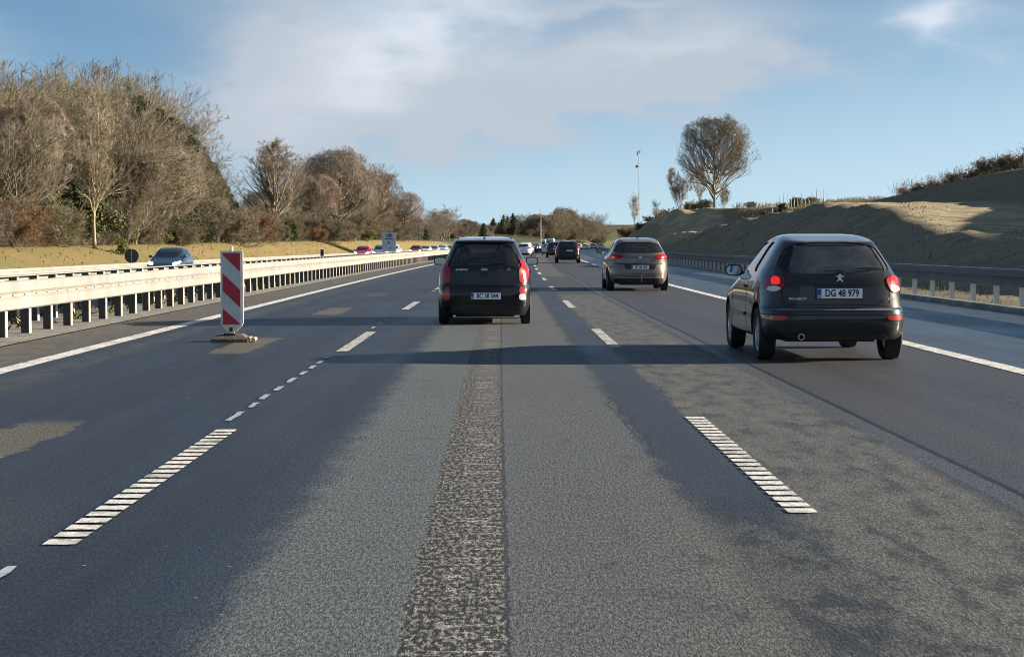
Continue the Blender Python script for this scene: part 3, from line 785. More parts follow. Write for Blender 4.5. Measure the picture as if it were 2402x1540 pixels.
put_far(U0, 'suv_car', 'silver', 1257, 350, 'silver car squeezed between the dark cars and the red car', QA)
put_far(U0, 'suv_car', 'dark', 1313, 290, 'dark car hidden mostly behind the black SUV roof', QA)
put_far(H0, 'hatchback_car', 'silver', 1279, 450, 'tiny silver car between the two pale vans', QA)
put_far(H0, 'hatchback_car', 'white', 1303, 400, 'white car right of the tall white van', QA)
put_far(H0, 'hatchback_car', 'dark', 1338, 500, 'tiny dark car just above the black SUV roof', QA)
put_far(H0, 'hatchback_car', 'white', 1357, 470, 'white car just right of the black SUV roof', QA)
put_far(H0, 'hatchback_car', 'white', 1372, 455, 'white car with dark rear window right of the SUV, by the curve', QA)
put_far(U0, 'suv_car', 'silver', 1391, 470, 'silver car beyond the right guardrail where the slope begins', QA)
put_far(H0, 'hatchback_car', 'white', 1408, 440, 'rightmost white car behind the right guardrail at the slope foot', QA)
put_far(H0, 'hatchback_car', 'red', 857, 200, 'red oncoming car behind the median barrier left of the kilometre board', QB, True)
put_far(H0, 'hatchback_car', 'silver', 900, 185, 'silver oncoming car partly behind the kilometre board', QB, True)
put_far(H0, 'hatchback_car', 'white', 926, 196, 'white oncoming car showing right of the kilometre board', QB, True)
put_far(H0, 'hatchback_car', 'maroon', 979, 262, 'maroon oncoming car, first of the queue right of the kilometre board', QB, True)
put_far(H0, 'hatchback_car', 'white', 1002, 285, 'first white oncoming car after the maroon one', QB, True)
put_far(H0, 'hatchback_car', 'white', 1021, 305, 'second white oncoming car after the maroon one', QB, True)
put_far(U0, 'suv_car', 'white', 1041, 326, 'third and tallest white oncoming car beside the black car roof', QB, True)
put_far(H0, 'hatchback_car', 'teal', 1056, 350, 'last teal oncoming car touching the small black car outline', QB, True)


# ------------------------------------------------------------------ road materials
def uvnode(t): return t.node('ShaderNodeUVMap').outputs[0]


def road_material(name, kind):
    m_ = bpy.data.materials.new(name); m_.use_nodes = True; t = NT(m_.node_tree); p = t.n['Principled BSDF']
    uv = uvnode(t); U, V, _ = t.xyz(uv)
    big = t.noise(t.scale(uv, 1., .22), .9, 6, .6); mid = t.noise(t.scale(uv, 3., .9), 1.9, 9, .74)
    gr = t.noise(t.scale(uv, 1., .3), 62, 3, .7)             # the stones of the surface
    gr2 = t.noise(t.scale(uv, 1., .3), 140, 2, .6)
    lng = t.noise(t.scale(uv, 1.4, .03), 1.5, 4, .6)
    wob = t.m('MULTIPLY_ADD', t.m('SUBTRACT', mid, .5), .5, U)

    def band(a, b, s=.03, src=None):
        x = src if src is not None else wob
        return t.m('MULTIPLY', t.ss(x, a - s, a + s), t.ss(x, b + s, b - s))
    if kind == 'main':
        c = t.mix(t.ss(lng, .35, .7), (.015, .0185, .025), (.026, .031, .040))               # left lane: dark, smooth
        c = t.mix(t.m('MULTIPLY', t.ss(big, .45, .7), .5), c, (.050, .054, .058))
        rough = t.m('ADD', .42, t.m('MULTIPLY', t.ss(big, .3, .7), .12))
        # grey between wheel tracks
        g = t.m('MULTIPLY', band(-1.0, 1.02, .14), t.ss(t.m('ADD', big, t.m('MULTIPLY', mid, .5)), .40, .62, .45, 1.))
        c = t.mix(g, c, t.mix(t.ss(U, -.3, .3), (.098, .110, .110), (.090, .093, .093)))
        rough = t.m('ADD', rough, t.m('MULTIPLY', g, .22))
        # brownish worn part right of the right dashes
        br = band(1.45, 2.62, .12, t.m('MULTIPLY_ADD', t.m('SUBTRACT', big, .5), .5, U))
        br = t.m('MULTIPLY', br, t.ss(mid, .36, .50, .35, 1.))
        c = t.mix(br, c, t.mix(t.ss(mid, .4, .65), (.074, .074, .069), (.118, .113, .102)))
        rough = t.m('ADD', rough, t.m('MULTIPLY', band(1.5, 2.66, .08), .22)); rough = t.m('ADD', rough, t.m('MULTIPLY', t.m('MULTIPLY', band(.9, 1.5, .08), t.ss(V, 10., 8.5)), .22))
        blot = t.m('MULTIPLY', t.m('MULTIPLY', t.ss(V, 10.5, 8.), band(.6, 2.5, .4)), t.ss(mid, .46, .40))
        blot = t.m('MAXIMUM', blot, t.m('MULTIPLY', t.m('MULTIPLY', t.ss(mid, .44, .36), band(.2, 2.5, .2)), .8))
        c = t.mix(t.m('MULTIPLY', blot, .6), c, (.034, .034, .034))
        c = t.mix(t.m('MULTIPLY', t.m('MULTIPLY', band(1.0, 1.5, .05), t.ss(V, 9., 10.)), .85), c, (.032, .036, .043))
        wt = t.m('MULTIPLY', t.m('MULTIPLY', band(.6, 2.5, .2), t.ss(V, 9.6, 8.2)), t.ss(mid, .42, .55))
        c = t.mix(t.m('MULTIPLY', wt, .7), c, (.10, .097, .086))
        pd = t.m('MULTIPLY', t.m('MULTIPLY', band(.15, 2.66, .05), t.ss(V, 49., 50.)), t.ss(V, 78., 76.))
        c = t.mix(t.m('MULTIPLY', pd, .75), c, (.028, .032, .040))
        # joint, then the smooth new asphalt
        nw = t.ss(U, 2.66, 2.68)
        c = t.mix(nw, c, t.mix(t.ss(lng, .3, .7), (.046, .045, .048), (.062, .060, .061)))
        rough = t.mix(nw, rough, (.56, .56, .56))
        st = band(2.66, 2.83, .008, U); c = t.mix(t.m('MULTIPLY', st, .45), c, (.085, .098, .108))
        jw = t.m('MULTIPLY_ADD', t.m('SUBTRACT', t.noise(uv, 5, 4, .7), .5), .05, U)
        c = t.mix(band(2.815, 2.865, .008, jw), c, (.010, .010, .011))
        # worn coarse seam along the lane middle
        sw = t.m('MULTIPLY_ADD', t.m('SUBTRACT', t.noise(t.scale(uv, 1., 1.), 7, 5, .7), .5), .07, U)
        seam = t.m('MULTIPLY', t.ss(t.m('MULTIPLY_ADD', t.m('SUBTRACT', t.noise(uv, 4, 6, .75), .5), .16, U), -.345, -.325), t.ss(sw, .041, .029))
        coarse = t.noise(t.scale(uv, 1., .32), 46, 2, .6)
        sc2 = t.mix(t.ss(coarse, .45, .60), (.018, .018, .0175), (.185, .178, .162))
        rows = t.noise(t.vec(t.m('MULTIPLY', U, 3.), t.m('MULTIPLY', V, 14.), 0.), 1.0, 3, .6)
        dots = t.noise(uv, 42, 2, .5)
        rw_ = t.m('MULTIPLY', t.m('MULTIPLY', t.ss(rows, .54, .60), t.ss(dots, .44, .56)), band(-.20, .02, .03, sw))
        sc2 = t.mix(t.m('MULTIPLY', rw_, .7), sc2, (.46, .45, .42))
        c = t.mix(seam, c, sc2); rough = t.mix(seam, rough, (.85, .85, .85))
        c = t.mix(t.m('MULTIPLY', band(.035, .052, .006, sw), .8), c, (.018, .018, .018))
        # brown repaired patches in the left lane
        ph = t.m('FRACT', t.m('DIVIDE', t.m('ADD', V, -9.8), 12.6))
        pt = t.m('MULTIPLY', t.m('MULTIPLY', t.ss(ph, .0, .05), t.ss(ph, .36, .30)), band(-3.62, -3.12, .03))
        pt = t.m('MULTIPLY', pt, t.ss(V, 60., 40.))
        c = t.mix(t.m('MULTIPLY', pt, .85), c, (.115, .105, .078)); rough = t.m('ADD', rough, t.m('MULTIPLY', pt, .2))
        # dirty hard strip outside the left edge line
        dl = t.ss(wob, -5.25, -5.55)
        c = t.mix(dl, c, t.mix(t.ss(mid, .35, .65), (.068, .062, .052), (.12, .11, .088))); rough = t.m('ADD', rough, t.m('MULTIPLY', dl, .25))
        c = t.mix(t.m('MULTIPLY', t.m('MULTIPLY', band(-4.95, -4.55, .1), t.ss(mid, .4, .6)), .5), c, (.10, .092, .07))
    elif kind == 'shoulder':
        c = t.mix(t.ss(mid, .3, .7), (.040, .047, .057), (.056, .065, .077)); rough = t.m('ADD', .32, t.m('MULTIPLY', t.ss(big, .3, .7), .14))
        c = t.mix(t.m('MULTIPLY', t.ss(mid, .6, .72), .4), c, (.10, .10, .10))
    elif kind == 'opp':
        c = t.mix(t.ss(lng, .3, .7), (.05, .054, .062), (.075, .08, .085)); rough = t.m('ADD', .5, t.m('MULTIPLY', big, .1))
    else:
        c = t.mix(t.ss(mid, .3, .7), (.17, .16, .135), (.26, .245, .21)); rough = t.m('ADD', .85, t.m('MULTIPLY', big, .05))
        c = t.mix(t.m('MULTIPLY', t.ss(t.noise(uv, 2.2, 6, .7), .52, .62), .7), c, (.09, .08, .055))
    amp = .95 if kind != 'shoulder' else .5
    hs = t.noise(t.vec(t.m('MULTIPLY', U, 2.6), t.m('MULTIPLY', V, 3.5), 1.), 1.0, 7, .72)
    c = t.mix(t.m('MULTIPLY', t.ss(hs, .52, .70), .38), c, (.030, .032, .035))
    k = t.m('ADD', t.m('MULTIPLY', t.ss(gr, .36, .64), amp), 1 - amp / 2)
    k = t.m('MULTIPLY', k, t.m('ADD', t.m('MULTIPLY', t.ss(gr2, .36, .64), .8), .6))
    c = t.mix(1., c, t.vec(k, k, k), 'MULTIPLY')
    if kind == 'main':
        for (uc, fr, sd, ya, yb) in ((1.02, .9, 3., 11.5, 16.5), (.96, .7, 9., 12.5, 17.), (-2.75, .5, 5., 30., 75.), (4.35, .4, 2., 7., 40.)):
            wv = t.m('MULTIPLY_ADD', t.m('SUBTRACT', t.noise(t.vec(t.m('MULTIPLY', V, fr), sd), 1.0, 5, .7), .5), .5, U)
            ck = t.m('MULTIPLY', band(uc, uc + .02, .008, wv), t.m('MULTIPLY', t.ss(V, ya, ya + .6), t.ss(V, yb, yb - .6)))
            c = t.mix(t.m('MULTIPLY', ck, .7), c, (.014, .014, .015))
        tw = t.m('SINE', t.m('MULTIPLY', t.m('ADD', V, t.m('MULTIPLY', mid, 3.)), .42))
        c = t.mix(t.m('MULTIPLY', t.m('MULTIPLY', t.ss(tw, .75, 1.), t.ss(t.noise(t.scale(uv, 2., 12.), 1., 5, .7), .5, .62)), .30), c, (.026, .027, .029))
    # a few pale stones and specks
    vo = t.node('ShaderNodeTexVoronoi'); t.put(vo.inputs['Vector'], uv); vo.inputs['Scale'].default_value = 5
    spk = t.m('MULTIPLY', t.ss(vo.outputs['Distance'], .06, .035), t.ss(t.noise(uv, 2.3, 2), .56, .60))
    c = t.mix(t.m('MULTIPLY', spk, .8), c, (.4, .38, .34))
    t.put(p.inputs['Base Color'], c); t.put(p.inputs['Roughness'], rough)
    p.inputs['Specular IOR Level'].default_value = .36 if kind == 'main' else .5
    b = t.node('ShaderNodeBump'); b.inputs['Strength'].default_value = .75; b.inputs['Distance'].default_value = .004 if kind == 'main' else .003
    t.put(b.inputs['Height'], t.m('ADD', gr, t.m('MULTIPLY', gr2, .6))); t.l.new(b.outputs[0], p.inputs['Normal'])
    return m_


def sheet(name, u0, u1, z, m_, ya=-30., yb=1150., nu=2, zf=None, kind='structure'):
    ys = np.r_[np.arange(ya, 60, 3.), np.arange(60, 300, 6.), np.arange(300, yb + 1, 12.)]
    us = np.linspace(u0, u1, nu + 1); vs = []; uv = []
    for y in ys:
        for u in us:
            vs.append((u + sh(y), y, z + (zf(u) if zf else 0))); uv.append((u, y))
    n = nu + 1; fs = [(i * n + j, i * n + j + 1, (i + 1) * n + j + 1, (i + 1) * n + j) for i in range(len(ys) - 1) for j in range(nu)]
    me = bpy.data.meshes.new(name); me.from_pydata(vs, [], fs); ul = me.uv_layers.new(name='UVMap')
    for l in me.loops: ul.data[l.index].uv = uv[l.vertex_index]
    o = obj(name, me, m_); o['kind'] = kind; return o


sheet('road', -6.55, 5.62, 0, road_material('asphalt_main', 'main'))
sheet('hard_shoulder', 5.62, 10.22, -.001, road_material('asphalt_shoulder', 'shoulder'))
sheet('median_strip', -9.3, -6.55, .012, road_material('concrete_strip', 'concrete'))
sheet('oncoming_road', -22.6, -9.3, -.002, road_material('asphalt_opposite', 'opp'), nu=4, zf=oppz)
slip = road_material('asphalt_slip', 'opp')

# kerb on the right
kerbm = mat('kerb_concrete', (.22, .21, .185), .85, var=.35, vscale=1.5, bump=.4)


def extrude_along(name, prof, m_, ya, yb, step, parent=None, zoff=0., kind=None, smooth=None, uoff=None):
    """prof: closed (u,z) outline swept along the road"""
    ys = np.arange(ya, yb + .01, step); b = MB(); k = len(prof); vs = []
    for y in ys:
        du = uoff(y) if uoff else 0
        for u, z in prof: vs.append((u + du + sh(y), y, z + zoff))
    fs = [(i * k + j, i * k + (j + 1) % k, (i + 1) * k + (j + 1) % k, (i + 1) * k + j) for i in range(len(ys) - 1) for j in range(k)]
    fs += [tuple(range(k)), tuple(range((len(ys) - 1) * k, len(ys) * k))[::-1]]
    b.add(vs, fs); o = b.build(name, m_, parent, smooth)
    if kind: o['kind'] = kind
    return o


extrude_along('kerb', [(10.20, -.1), (10.20, .07), (10.24, .10), (10.46, .10), (10.46, -.1)], kerbm, -20, 700, 4, kind='structure')

# ------------------------------------------------------------------ markings
linem = mat('road_paint', (.74, .71, .65), .65, var=.30, vscale=22, bump=.3, bscale=90, dirt=((.14, .14, .135), .8))
oldm = mat('worn_paint', (.36, .40, .44), .6, var=.3, vscale=20)


def strip(b, u0, u1, y0, y1, n=1, z=.005):
    for i in range(n):
        a = y0 + (y1 - y0) * i / n; c = y0 + (y1 - y0) * (i + 1) / n
        b.add([(u0 + sh(a), a, z), (u1 + sh(a), a, z), (u1 + sh(c), c, z), (u0 + sh(c), c, z)], [(0, 1, 2, 3)])


for nm, u, z in (('left_edge_line', -5.42, .005), ('right_edge_line', 5.46, .005)):
    b = MB(); ys = list(np.arange(-10, 60, .35)) + list(np.arange(60, 1100, 5.))
    for a, c in zip(ys, ys[1:]):
        j = random.uniform(-.006, .006) if a < 60 else 0
        strip(b, u + j, u + .24 + (random.uniform(-.006, .006) if a < 60 else 0), a, c + .002, 1, z)
    o = b.build(nm, linem); o['kind'] = 'structure'
rs = random.Random(3)
for nm, uc, ph in (('left_lane_line', -1.965, 8.2), ('right_lane_line', 1.545, 9.15)):
    b = MB()
    for k in range(-1, 50):
        y0 = ph + 14.9 * k; y1 = y0 + 5.2
        if y0 < 70:
            n = 24; q = (y1 - y0) / n
            for i in range(n):
                a = y0 + i * q
                # each rib of the profiled marking with slightly torn edges
                m_ = 6; us = [uc - .075 + .15 * j / m_ for j in range(m_ + 1)]
                lo = [(x_ + sh(a), a + rs.uniform(0, .014), .006) for x_ in us]; hi = [(x_ + sh(a), a + q * .70 + rs.uniform(-.014, .008), .006) for x_ in us]
                b.add(lo + hi, [(j, j + 1, m_ + 2 + j, m_ + 1 + j) for j in range(m_)])
        else: strip(b, uc - .075, uc + .075, y0, y1, 1, .006)
    o = b.build(nm, linem); o['kind'] = 'structure'
b = MB()
for a, l_, du in ((6.9, .75, -.03), (14.0, .75, -.06), (15.15, .45, -.05), (15.95, .5, -.06), (16.9, .5, -.05), (17.9, .6, -.05), (18.95, .5, -.04), (19.9, .5, -.04), (20.8, .4, -.04), (21.6, .4, -.04), (29.5, .5, -.04), (31, .5, -.04), (32.5, .4, -.04)):
    u = -1.99 + du; n = 6; pts = []
    for i in range(n): pts.append((u - .03 + rs.uniform(-.008, .008) + sh(a), a + l_ * i / (n - 1), .007))
    for i in range(n)[::-1]: pts.append((u + .025 + rs.uniform(-.012, .008) + sh(a), a + l_ * i / (n - 1), .007))
    b.add(pts, [tuple(range(2 * n))])
o = b.build('old_line_marks', oldm); o['kind'] = 'structure'
b = MB()
for (u0, u1) in ((-10.35, -10.15), (-21.4, -21.2)):
    for i in range(90):
        a = 10 + i * 8; b.add([(u0 + sh(a), a, oppz(u0) + .006), (u1 + sh(a), a, oppz(u1) + .006), (u1 + sh(a + 8), a + 8, oppz(u1) + .006), (u0 + sh(a + 8), a + 8, oppz(u0) + .006)], [(0, 1, 2, 3)])
for i in range(40):
    a = 20 + i * 15; u = -15.9; b.add([(u + sh(a), a, oppz(u) + .006), (u + .15 + sh(a), a, oppz(u + .15) + .006), (u + .15 + sh(a + 5), a + 5, oppz(u + .15) + .006), (u + sh(a + 5), a + 5, oppz(u) + .006)], [(0, 1, 2, 3)])
o = b.build('oncoming_lines', linem); o['kind'] = 'structure'

# ------------------------------------------------------------------ guardrails
zinc = mat('galvanised_steel', (.27, .265, .238), .5, .2, var=.14, vscale=1.2, dirt=((.26, .22, .16), .4))
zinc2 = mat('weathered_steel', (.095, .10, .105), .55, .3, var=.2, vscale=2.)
zpost_shaded = mat('shaded_post_steel', (.055, .057, .058), .6, .3, var=.3, vscale=3.); zflange_sunlit = mat('sunlit_flange_steel', (.50, .46, .38), .55, .2, var=.2, vscale=3.)  # same steel coloured twice: web dark as in shade, flange pale as in sun
zpostr = mat('new_post_steel', (.50, .53, .56), .45, .35, var=.12, vscale=3.)
boltm = mat('bolt_steel', (.12, .105, .085), .6, .5)


def posts(root, u, z0, z1, y0, dy, n, w_, d_, m_, zoff=0., wz=0., face=1, uf=None):
    b = MB(); hh = z1 - z0; t_ = .006
    # C-section post: web across the road, flanges along it
    b.box((0, 0, hh / 2), (w_, t_, hh)); b.box((face * (w_ / 2 + .009), d_ / 2, hh / 2), (.012, d_ + .03, hh), mi=1); b.box((-face * (w_ / 2 - t_ / 2), d_ / 2 + t_ / 2, hh / 2), (t_, d_, hh))
    me = b.mesh('post'); me.materials.append(m_); me.materials.append(zflange_sunlit)
    rest = []
    for i in range(n):
        y = y0 + dy * i; p = (u + (uf(y) if uf else 0) + sh(y), y, z0 + zoff)
        if i < 100:
            o = bpy.data.objects.new('post', me); C.objects.link(o); o.parent = root; o.location = p; o.rotation_euler = (0, 0, hd(y))
        else: rest.append(p)
    if rest:
        b = MB()
        for p in rest: b.box((p[0], p[1] + d_ / 2, p[2] + hh / 2), (w_, d_, hh))
        o = b.build('far_posts', m_, root); o['kind'] = 'stuff'


def wave(u, s, zt, zb):
    """two-step box beam, front towards s"""
    h = zt - zb
    return [(u, zt), (u + s * .035, zt + .0), (u + s * .055, zt - .02), (u + s * .055, zt - h * .36), (u + s * .03, zt - h * .45), (u + s * .03, zt - h * .55), (u + s * .065, zt - h * .64),
            (u + s * .065, zb + .02), (u + s * .045, zb), (u, zb), (u - s * .012, zb + .02), (u - s * .012, zt - .02)]


def bolts(root, u, s, z, ya, yb, dy):
    b = MB()
    for i in range(int((yb - ya) / dy)):
        y = ya + i * dy; x = u + sh(y)
        b.box((x + s * .0, y, z), (.012, .035, .02))
    b.build('bolt_row', boltm, root)['kind'] = 'stuff'


def slots(root, u, z, ya, yb, dy):
    b = MB()
    for i in range(int((yb - ya) / dy)):
        y = ya + i * dy; x = u + sh(y); b.box((x, y, z), (.05, .35, .006))
    b.build('slot_row', boltm, root)['kind'] = 'stuff'


g1 = empty('guardrail'); tag(g1, 'near galvanised guardrail of the median barrier, sunlit, on dark posts', 'guardrail')
extrude_along('rail_beam', wave(-7.08, 1, .82, .40), zinc, 6, 620, 4, g1, smooth=20)
posts(g1, -7.16, 0.0, .80, 17.1, 1.333, 260, .115, .09, zpost_shaded)
for zz_ in (.637, .583): extrude_along('groove_shade_line', [(-7.052, zz_ - .006), (-7.052, zz_ + .006), (-7.044, zz_ + .006), (-7.044, zz_ - .006)], mat('groove_shade', (.17, .13, .085), .8, var=.4, vscale=3.), 6, 500, 4, g1)  # dark strips that paint in shade along the edges of the beam groove
bolts(g1, -7.08 + .036, 1, .61, 12, 90, .667)
slots(g1, -7.09, .822, 12, 110, 1.333)
g2 = empty('guardrail'); tag(g2, 'second guardrail of the median barrier, on the side of the oncoming lanes', 'guardrail')
extrude_along('rail_beam', wave(-8.25, -1, .82, .40), zinc, 6, 620, 4, g2, smooth=20)
posts(g2, -8.17, 0.0, .80, 17.6, 1.333, 260, .11, .09, zpost_shaded)
extrude_along('top_channel', [(-8.2, .815), (-8.2, .835), (-8.08, .835), (-8.08, .815)], zinc, 6, 620, 4, g2)
g3 = empty('guardrail'); tag(g3, 'long far guardrail at the foot of the grassy bank on the left', 'guardrail')
z3 = oppz(-22.3)
extrude_along('rail_beam', wave(-22.3, 1, .78, .42), zinc, 20, 620, 6, g3, zoff=z3, smooth=20)
posts(g3, -22.36, 0.0, .7, 40, 2.667, 130, .1, .06, zpost_shaded, zoff=z3)
ruf = lambda y: .15 * max(0, 1 - abs(y - 40) / 40) - .9 * min(1, max(0, (y - 50) / 60))
g4 = empty('guardrail'); tag(g4, 'shaded guardrail on pale posts along the right shoulder', 'guardrail')
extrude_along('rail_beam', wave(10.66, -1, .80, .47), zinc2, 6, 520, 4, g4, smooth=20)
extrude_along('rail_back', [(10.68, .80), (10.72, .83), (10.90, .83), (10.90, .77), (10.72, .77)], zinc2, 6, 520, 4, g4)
posts(g4, 10.80, -.02, .82, 17.8, 2.0, 240, .10, .06, zpostr)
for tr, ya in ():
    pass

# ------------------------------------------------------------------ terrain
CZ = [-60, 20, 45, 60, 68.6, 77, 82, 85.4, 92.5, 98.5, 112, 127, 150, 172, 198, 225, 251, 300, 400, 1200]
CH = [.3, .4, .7, 1.15, 1.53, 1.87, 2.17, 2.47, 3.1, 3.5, 3.8, 3.7, 3.45, 3.15, 2.5, 2.3, 2.3, 2.6, 1.8, .5]
HZ = [-60, 40, 100, 158, 190, 222, 297, 360, 420, 480, 560, 900, 1500]
HH = [7.0, 7.4, 7.8, 7.7, 7.2, 6.9, 6.9, 6.6, 5.6, 4.0, 2.2, 3., 10]


def sst(x, a, b):
    q = np.clip((x - a) / (b - a), 0, 1); return q * q * (3 - 2 * q)


def terr(u, z):
    u = np.asarray(u, float); z = np.asarray(z, float)
    base = np.full(np.broadcast(u, z).shape, -.09)
    # left: lower carriageway, ditch, grassy bank, wood floor
    lo = -.04 * np.clip(-u - 9.2, 0, 14) - .12
    bank = 1.25 + np.clip(z - 118, -40, 250) * .0045
    lb = sst(-u, 24.2, 34) * (bank + .62) + sst(-u, 34, 90) * 2.5
    left = lo + lb - .12 * sst(-u, 22.8, 24) * (1 - sst(-u, 24, 26))
    # right: verge, heap, terrace, hill
    ch = np.interp(z, CZ, CH); hh = np.interp(z, HZ, HH)
    n_ = .12 * np.sin(z * .31 + u * .2) + .09 * np.sin(z * .83 + 1.3) + .05 * np.sin(z * 1.9 + u * 1.3)
    f0 = np.interp(z, [60, 85, 110, 250], [15.2, 13.8, 12.2, 12.4])
    ch = ch + n_ * sst(ch, 1.0, 2.2)
    v1 = np.where(u < 19, ch * np.clip((u - f0) / (19 - f0), 0, 1) ** .95, ch)
    tr = np.interp(z, [100, 170, 200, 262, 285, 380, 450], [27, 27, 20, 20, 15, 14, 13]); wd = np.interp(z, [100, 170, 200, 262, 285, 400], [16, 16, 26, 24, 9, 8])
    v2 = ch * 0 + sst(u, tr, tr + wd) * np.maximum(hh - ch, 0)
    pl = sst(u, 34, 80) * 4.9 * sst(z, 220, 370) * (1 - .9 * sst(z, 520, 700))
    rel = .55 * np.sin(u * 1.0 + z * .16) * np.sin(z * .19 + .6) * sst(u, 13.5, 16) * (1 - sst(u, 25, 30)) * sst(z, 185, 215) * (1 - sst(z, 290, 310))
    right = -.05 + v1 + v2 + pl + rel
    h = np.where(u < -9.3, left, np.where(u > 10.4, right, base))
    far = sst(z, 750, 1100) * 4.5 * sst(np.abs(u), 14, 60) + sst(z, 1250, 1900) * 9 + sst(z, 1300, 3000) * 12
    return h + far


us = np.r_[-3000, -1500, -800, -500, -350, -250, -180, -130, -100, -80, -65, -55, -48, -43, np.arange(-40, -22, 1.), -22.7, -18, -14, -9.35, -9.25, -5, 0, 5, 10.35, 10.5, np.arange(11, 48, .6), 50, 54, 58, 62, 67, 72, 78, 85, 95, 110, 130, 160, 200, 260, 350, 500, 800, 1500, 3000]
ys = np.r_[-200, -60, np.arange(-30, 60, 3.), np.arange(60, 330, 1.5), np.arange(330, 600, 6.), np.arange(600, 1000, 20), 1100, 1300, 1600, 2000, 2600, 3500, 6000]
UU, YY = np.meshgrid(us, ys); HHH = terr(UU, YY); XX = UU + shf(YY)
rngt = np.random.default_rng(4)
jit = rngt.normal(0, .035, HHH.shape) * ((UU > 13) & (UU < 60)); HHH = HHH + jit
vs = np.c_[XX.ravel(), YY.ravel(), HHH.ravel()]; n = len(us)
fs = [(i * n + j, i * n + j + 1, (i + 1) * n + j + 1, (i + 1) * n + j) for i in range(len(ys) - 1) for j in range(n - 1)]
me = bpy.data.meshes.new('ground'); me.from_pydata([tuple(v) for v in vs], [], fs)
ul = me.uv_layers.new(name='UVMap'); li = np.empty(len(me.loops), np.int32); me.loops.foreach_get('vertex_index', li)
ul.data.foreach_set('uv', np.c_[UU.ravel()[li], YY.ravel()[li]].ravel())
gm = bpy.data.materials.new('ground_cover'); gm.use_nodes = True; t = NT(gm.node_tree); p = t.n['Principled BSDF']
uv = uvnode(t); U, V, _ = t.xyz(uv)
a1 = t.noise(uv, .25, 6, .65); a2 = t.noise(uv, 1.4, 6, .7); a3 = t.noise(uv, 9, 4, .7); a4 = t.noise(t.vec(t.m('MULTIPLY', U, .25), t.m('MULTIPLY', t.m('ADD', V, t.m('MULTIPLY', U, .8)), 1.3), 0.), .9, 6, .65)
Uw = t.m('MULTIPLY_ADD', t.m('SUBTRACT', a2, .5), 2.5, U)
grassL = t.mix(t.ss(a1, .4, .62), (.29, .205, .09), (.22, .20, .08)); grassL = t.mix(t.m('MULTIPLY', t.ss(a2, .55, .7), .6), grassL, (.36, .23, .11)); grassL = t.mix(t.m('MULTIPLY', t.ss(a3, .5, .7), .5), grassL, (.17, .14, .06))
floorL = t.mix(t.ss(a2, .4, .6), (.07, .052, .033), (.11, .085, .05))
earth = t.mix(t.ss(a2, .35, .65), (.25, .205, .138), (.34, .28, .195)); earth = t.mix(t.m('MULTIPLY', t.ss(a4, .52, .66), .6), earth, (.13, .108, .075)); earth = t.mix(t.m('MULTIPLY', t.ss(a1, .5, .65), .5), earth, (.16, .15, .085))
sand = t.mix(t.ss(a1, .4, .6), (.50, .40, .25), (.36, .30, .20)); sand = t.mix(t.m('MULTIPLY', t.ss(a4, .5, .62), .6), sand, (.14, .12, .09)); sand = t.mix(t.m('MULTIPLY', t.ss(a2, .56, .66), .7), sand, (.19, .20, .08))
field = t.mix(t.ss(a2, .4, .6), (.30, .22, .105), (.22, .175, .085))
farf = t.mix(t.ss(a1, .42, .55), (.075, .095, .035), (.10, .085, .05))
c = t.mix(t.ss(U, -24., -23.4), grassL, (.10, .09, .06))
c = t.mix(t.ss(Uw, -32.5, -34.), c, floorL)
c = t.mix(t.ss(U, 10.3, 10.6), c, (.19, .175, .115)); c = t.mix(t.ss(Uw, 12.2, 13.2), c, earth)
c = t.mix(t.ss(Uw, 19.2, 19.8), c, sand); c = t.mix(t.m('MULTIPLY', t.ss(Uw, 14.5, 16.), t.m('MULTIPLY', t.ss(V, 185., 205.), t.ss(V, 285., 262.))), c, sand)
c = t.mix(t.ss(Uw, 27.5, 29.), c, t.mix(.4, earth, (.14, .14, .075)))
c = t.mix(t.m('MULTIPLY', t.ss(Uw, 33., 38.), t.ss(V, 215., 245.)), c, field)
c = t.mix(t.ss(V, 470., 520.), c, farf)
k = t.m('ADD', t.m('MULTIPLY', a3, .7), .65); c = t.mix(1., c, t.vec(k, k, k), 'MULTIPLY')
t.put(p.inputs['Base Color'], c); p.inputs['Roughness'].default_value = .95; p.inputs['Specular IOR Level'].default_value = .15
b_ = t.node('ShaderNodeBump'); b_.inputs['Strength'].default_value = 1.; b_.inputs['Distance'].default_value = .45
t.put(b_.inputs['Height'], t.m('ADD', t.m('ADD', t.m('MULTIPLY', a2, .4), t.m('MULTIPLY', a4, .6)), t.m('MULTIPLY', a3, .3))); t.l.new(b_.outputs[0], p.inputs['Normal'])
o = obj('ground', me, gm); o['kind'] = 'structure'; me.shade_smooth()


def gz(u, y): return float(terr(u, y))


# ------------------------------------------------------------------ signs, beacons, masts
redm = mat('beacon_red', (.42, .012, .035), .4, var=.12, vscale=12, dirt=((.25, .1, .1), .2)); whm = mat('beacon_white', (.50, .55, .58), .4, var=.07, dirt=((.3, .29, .26), .25))
framem = mat('beacon_frame', (.68, .64, .55), .5, var=.1); basem = mat('recycled_base', (.11, .085, .065), .8, var=.4, vscale=12, bump=.5, bscale=30); basel = mat('base_stone', (.26, .225, .18), .85, var=.3, vscale=10)


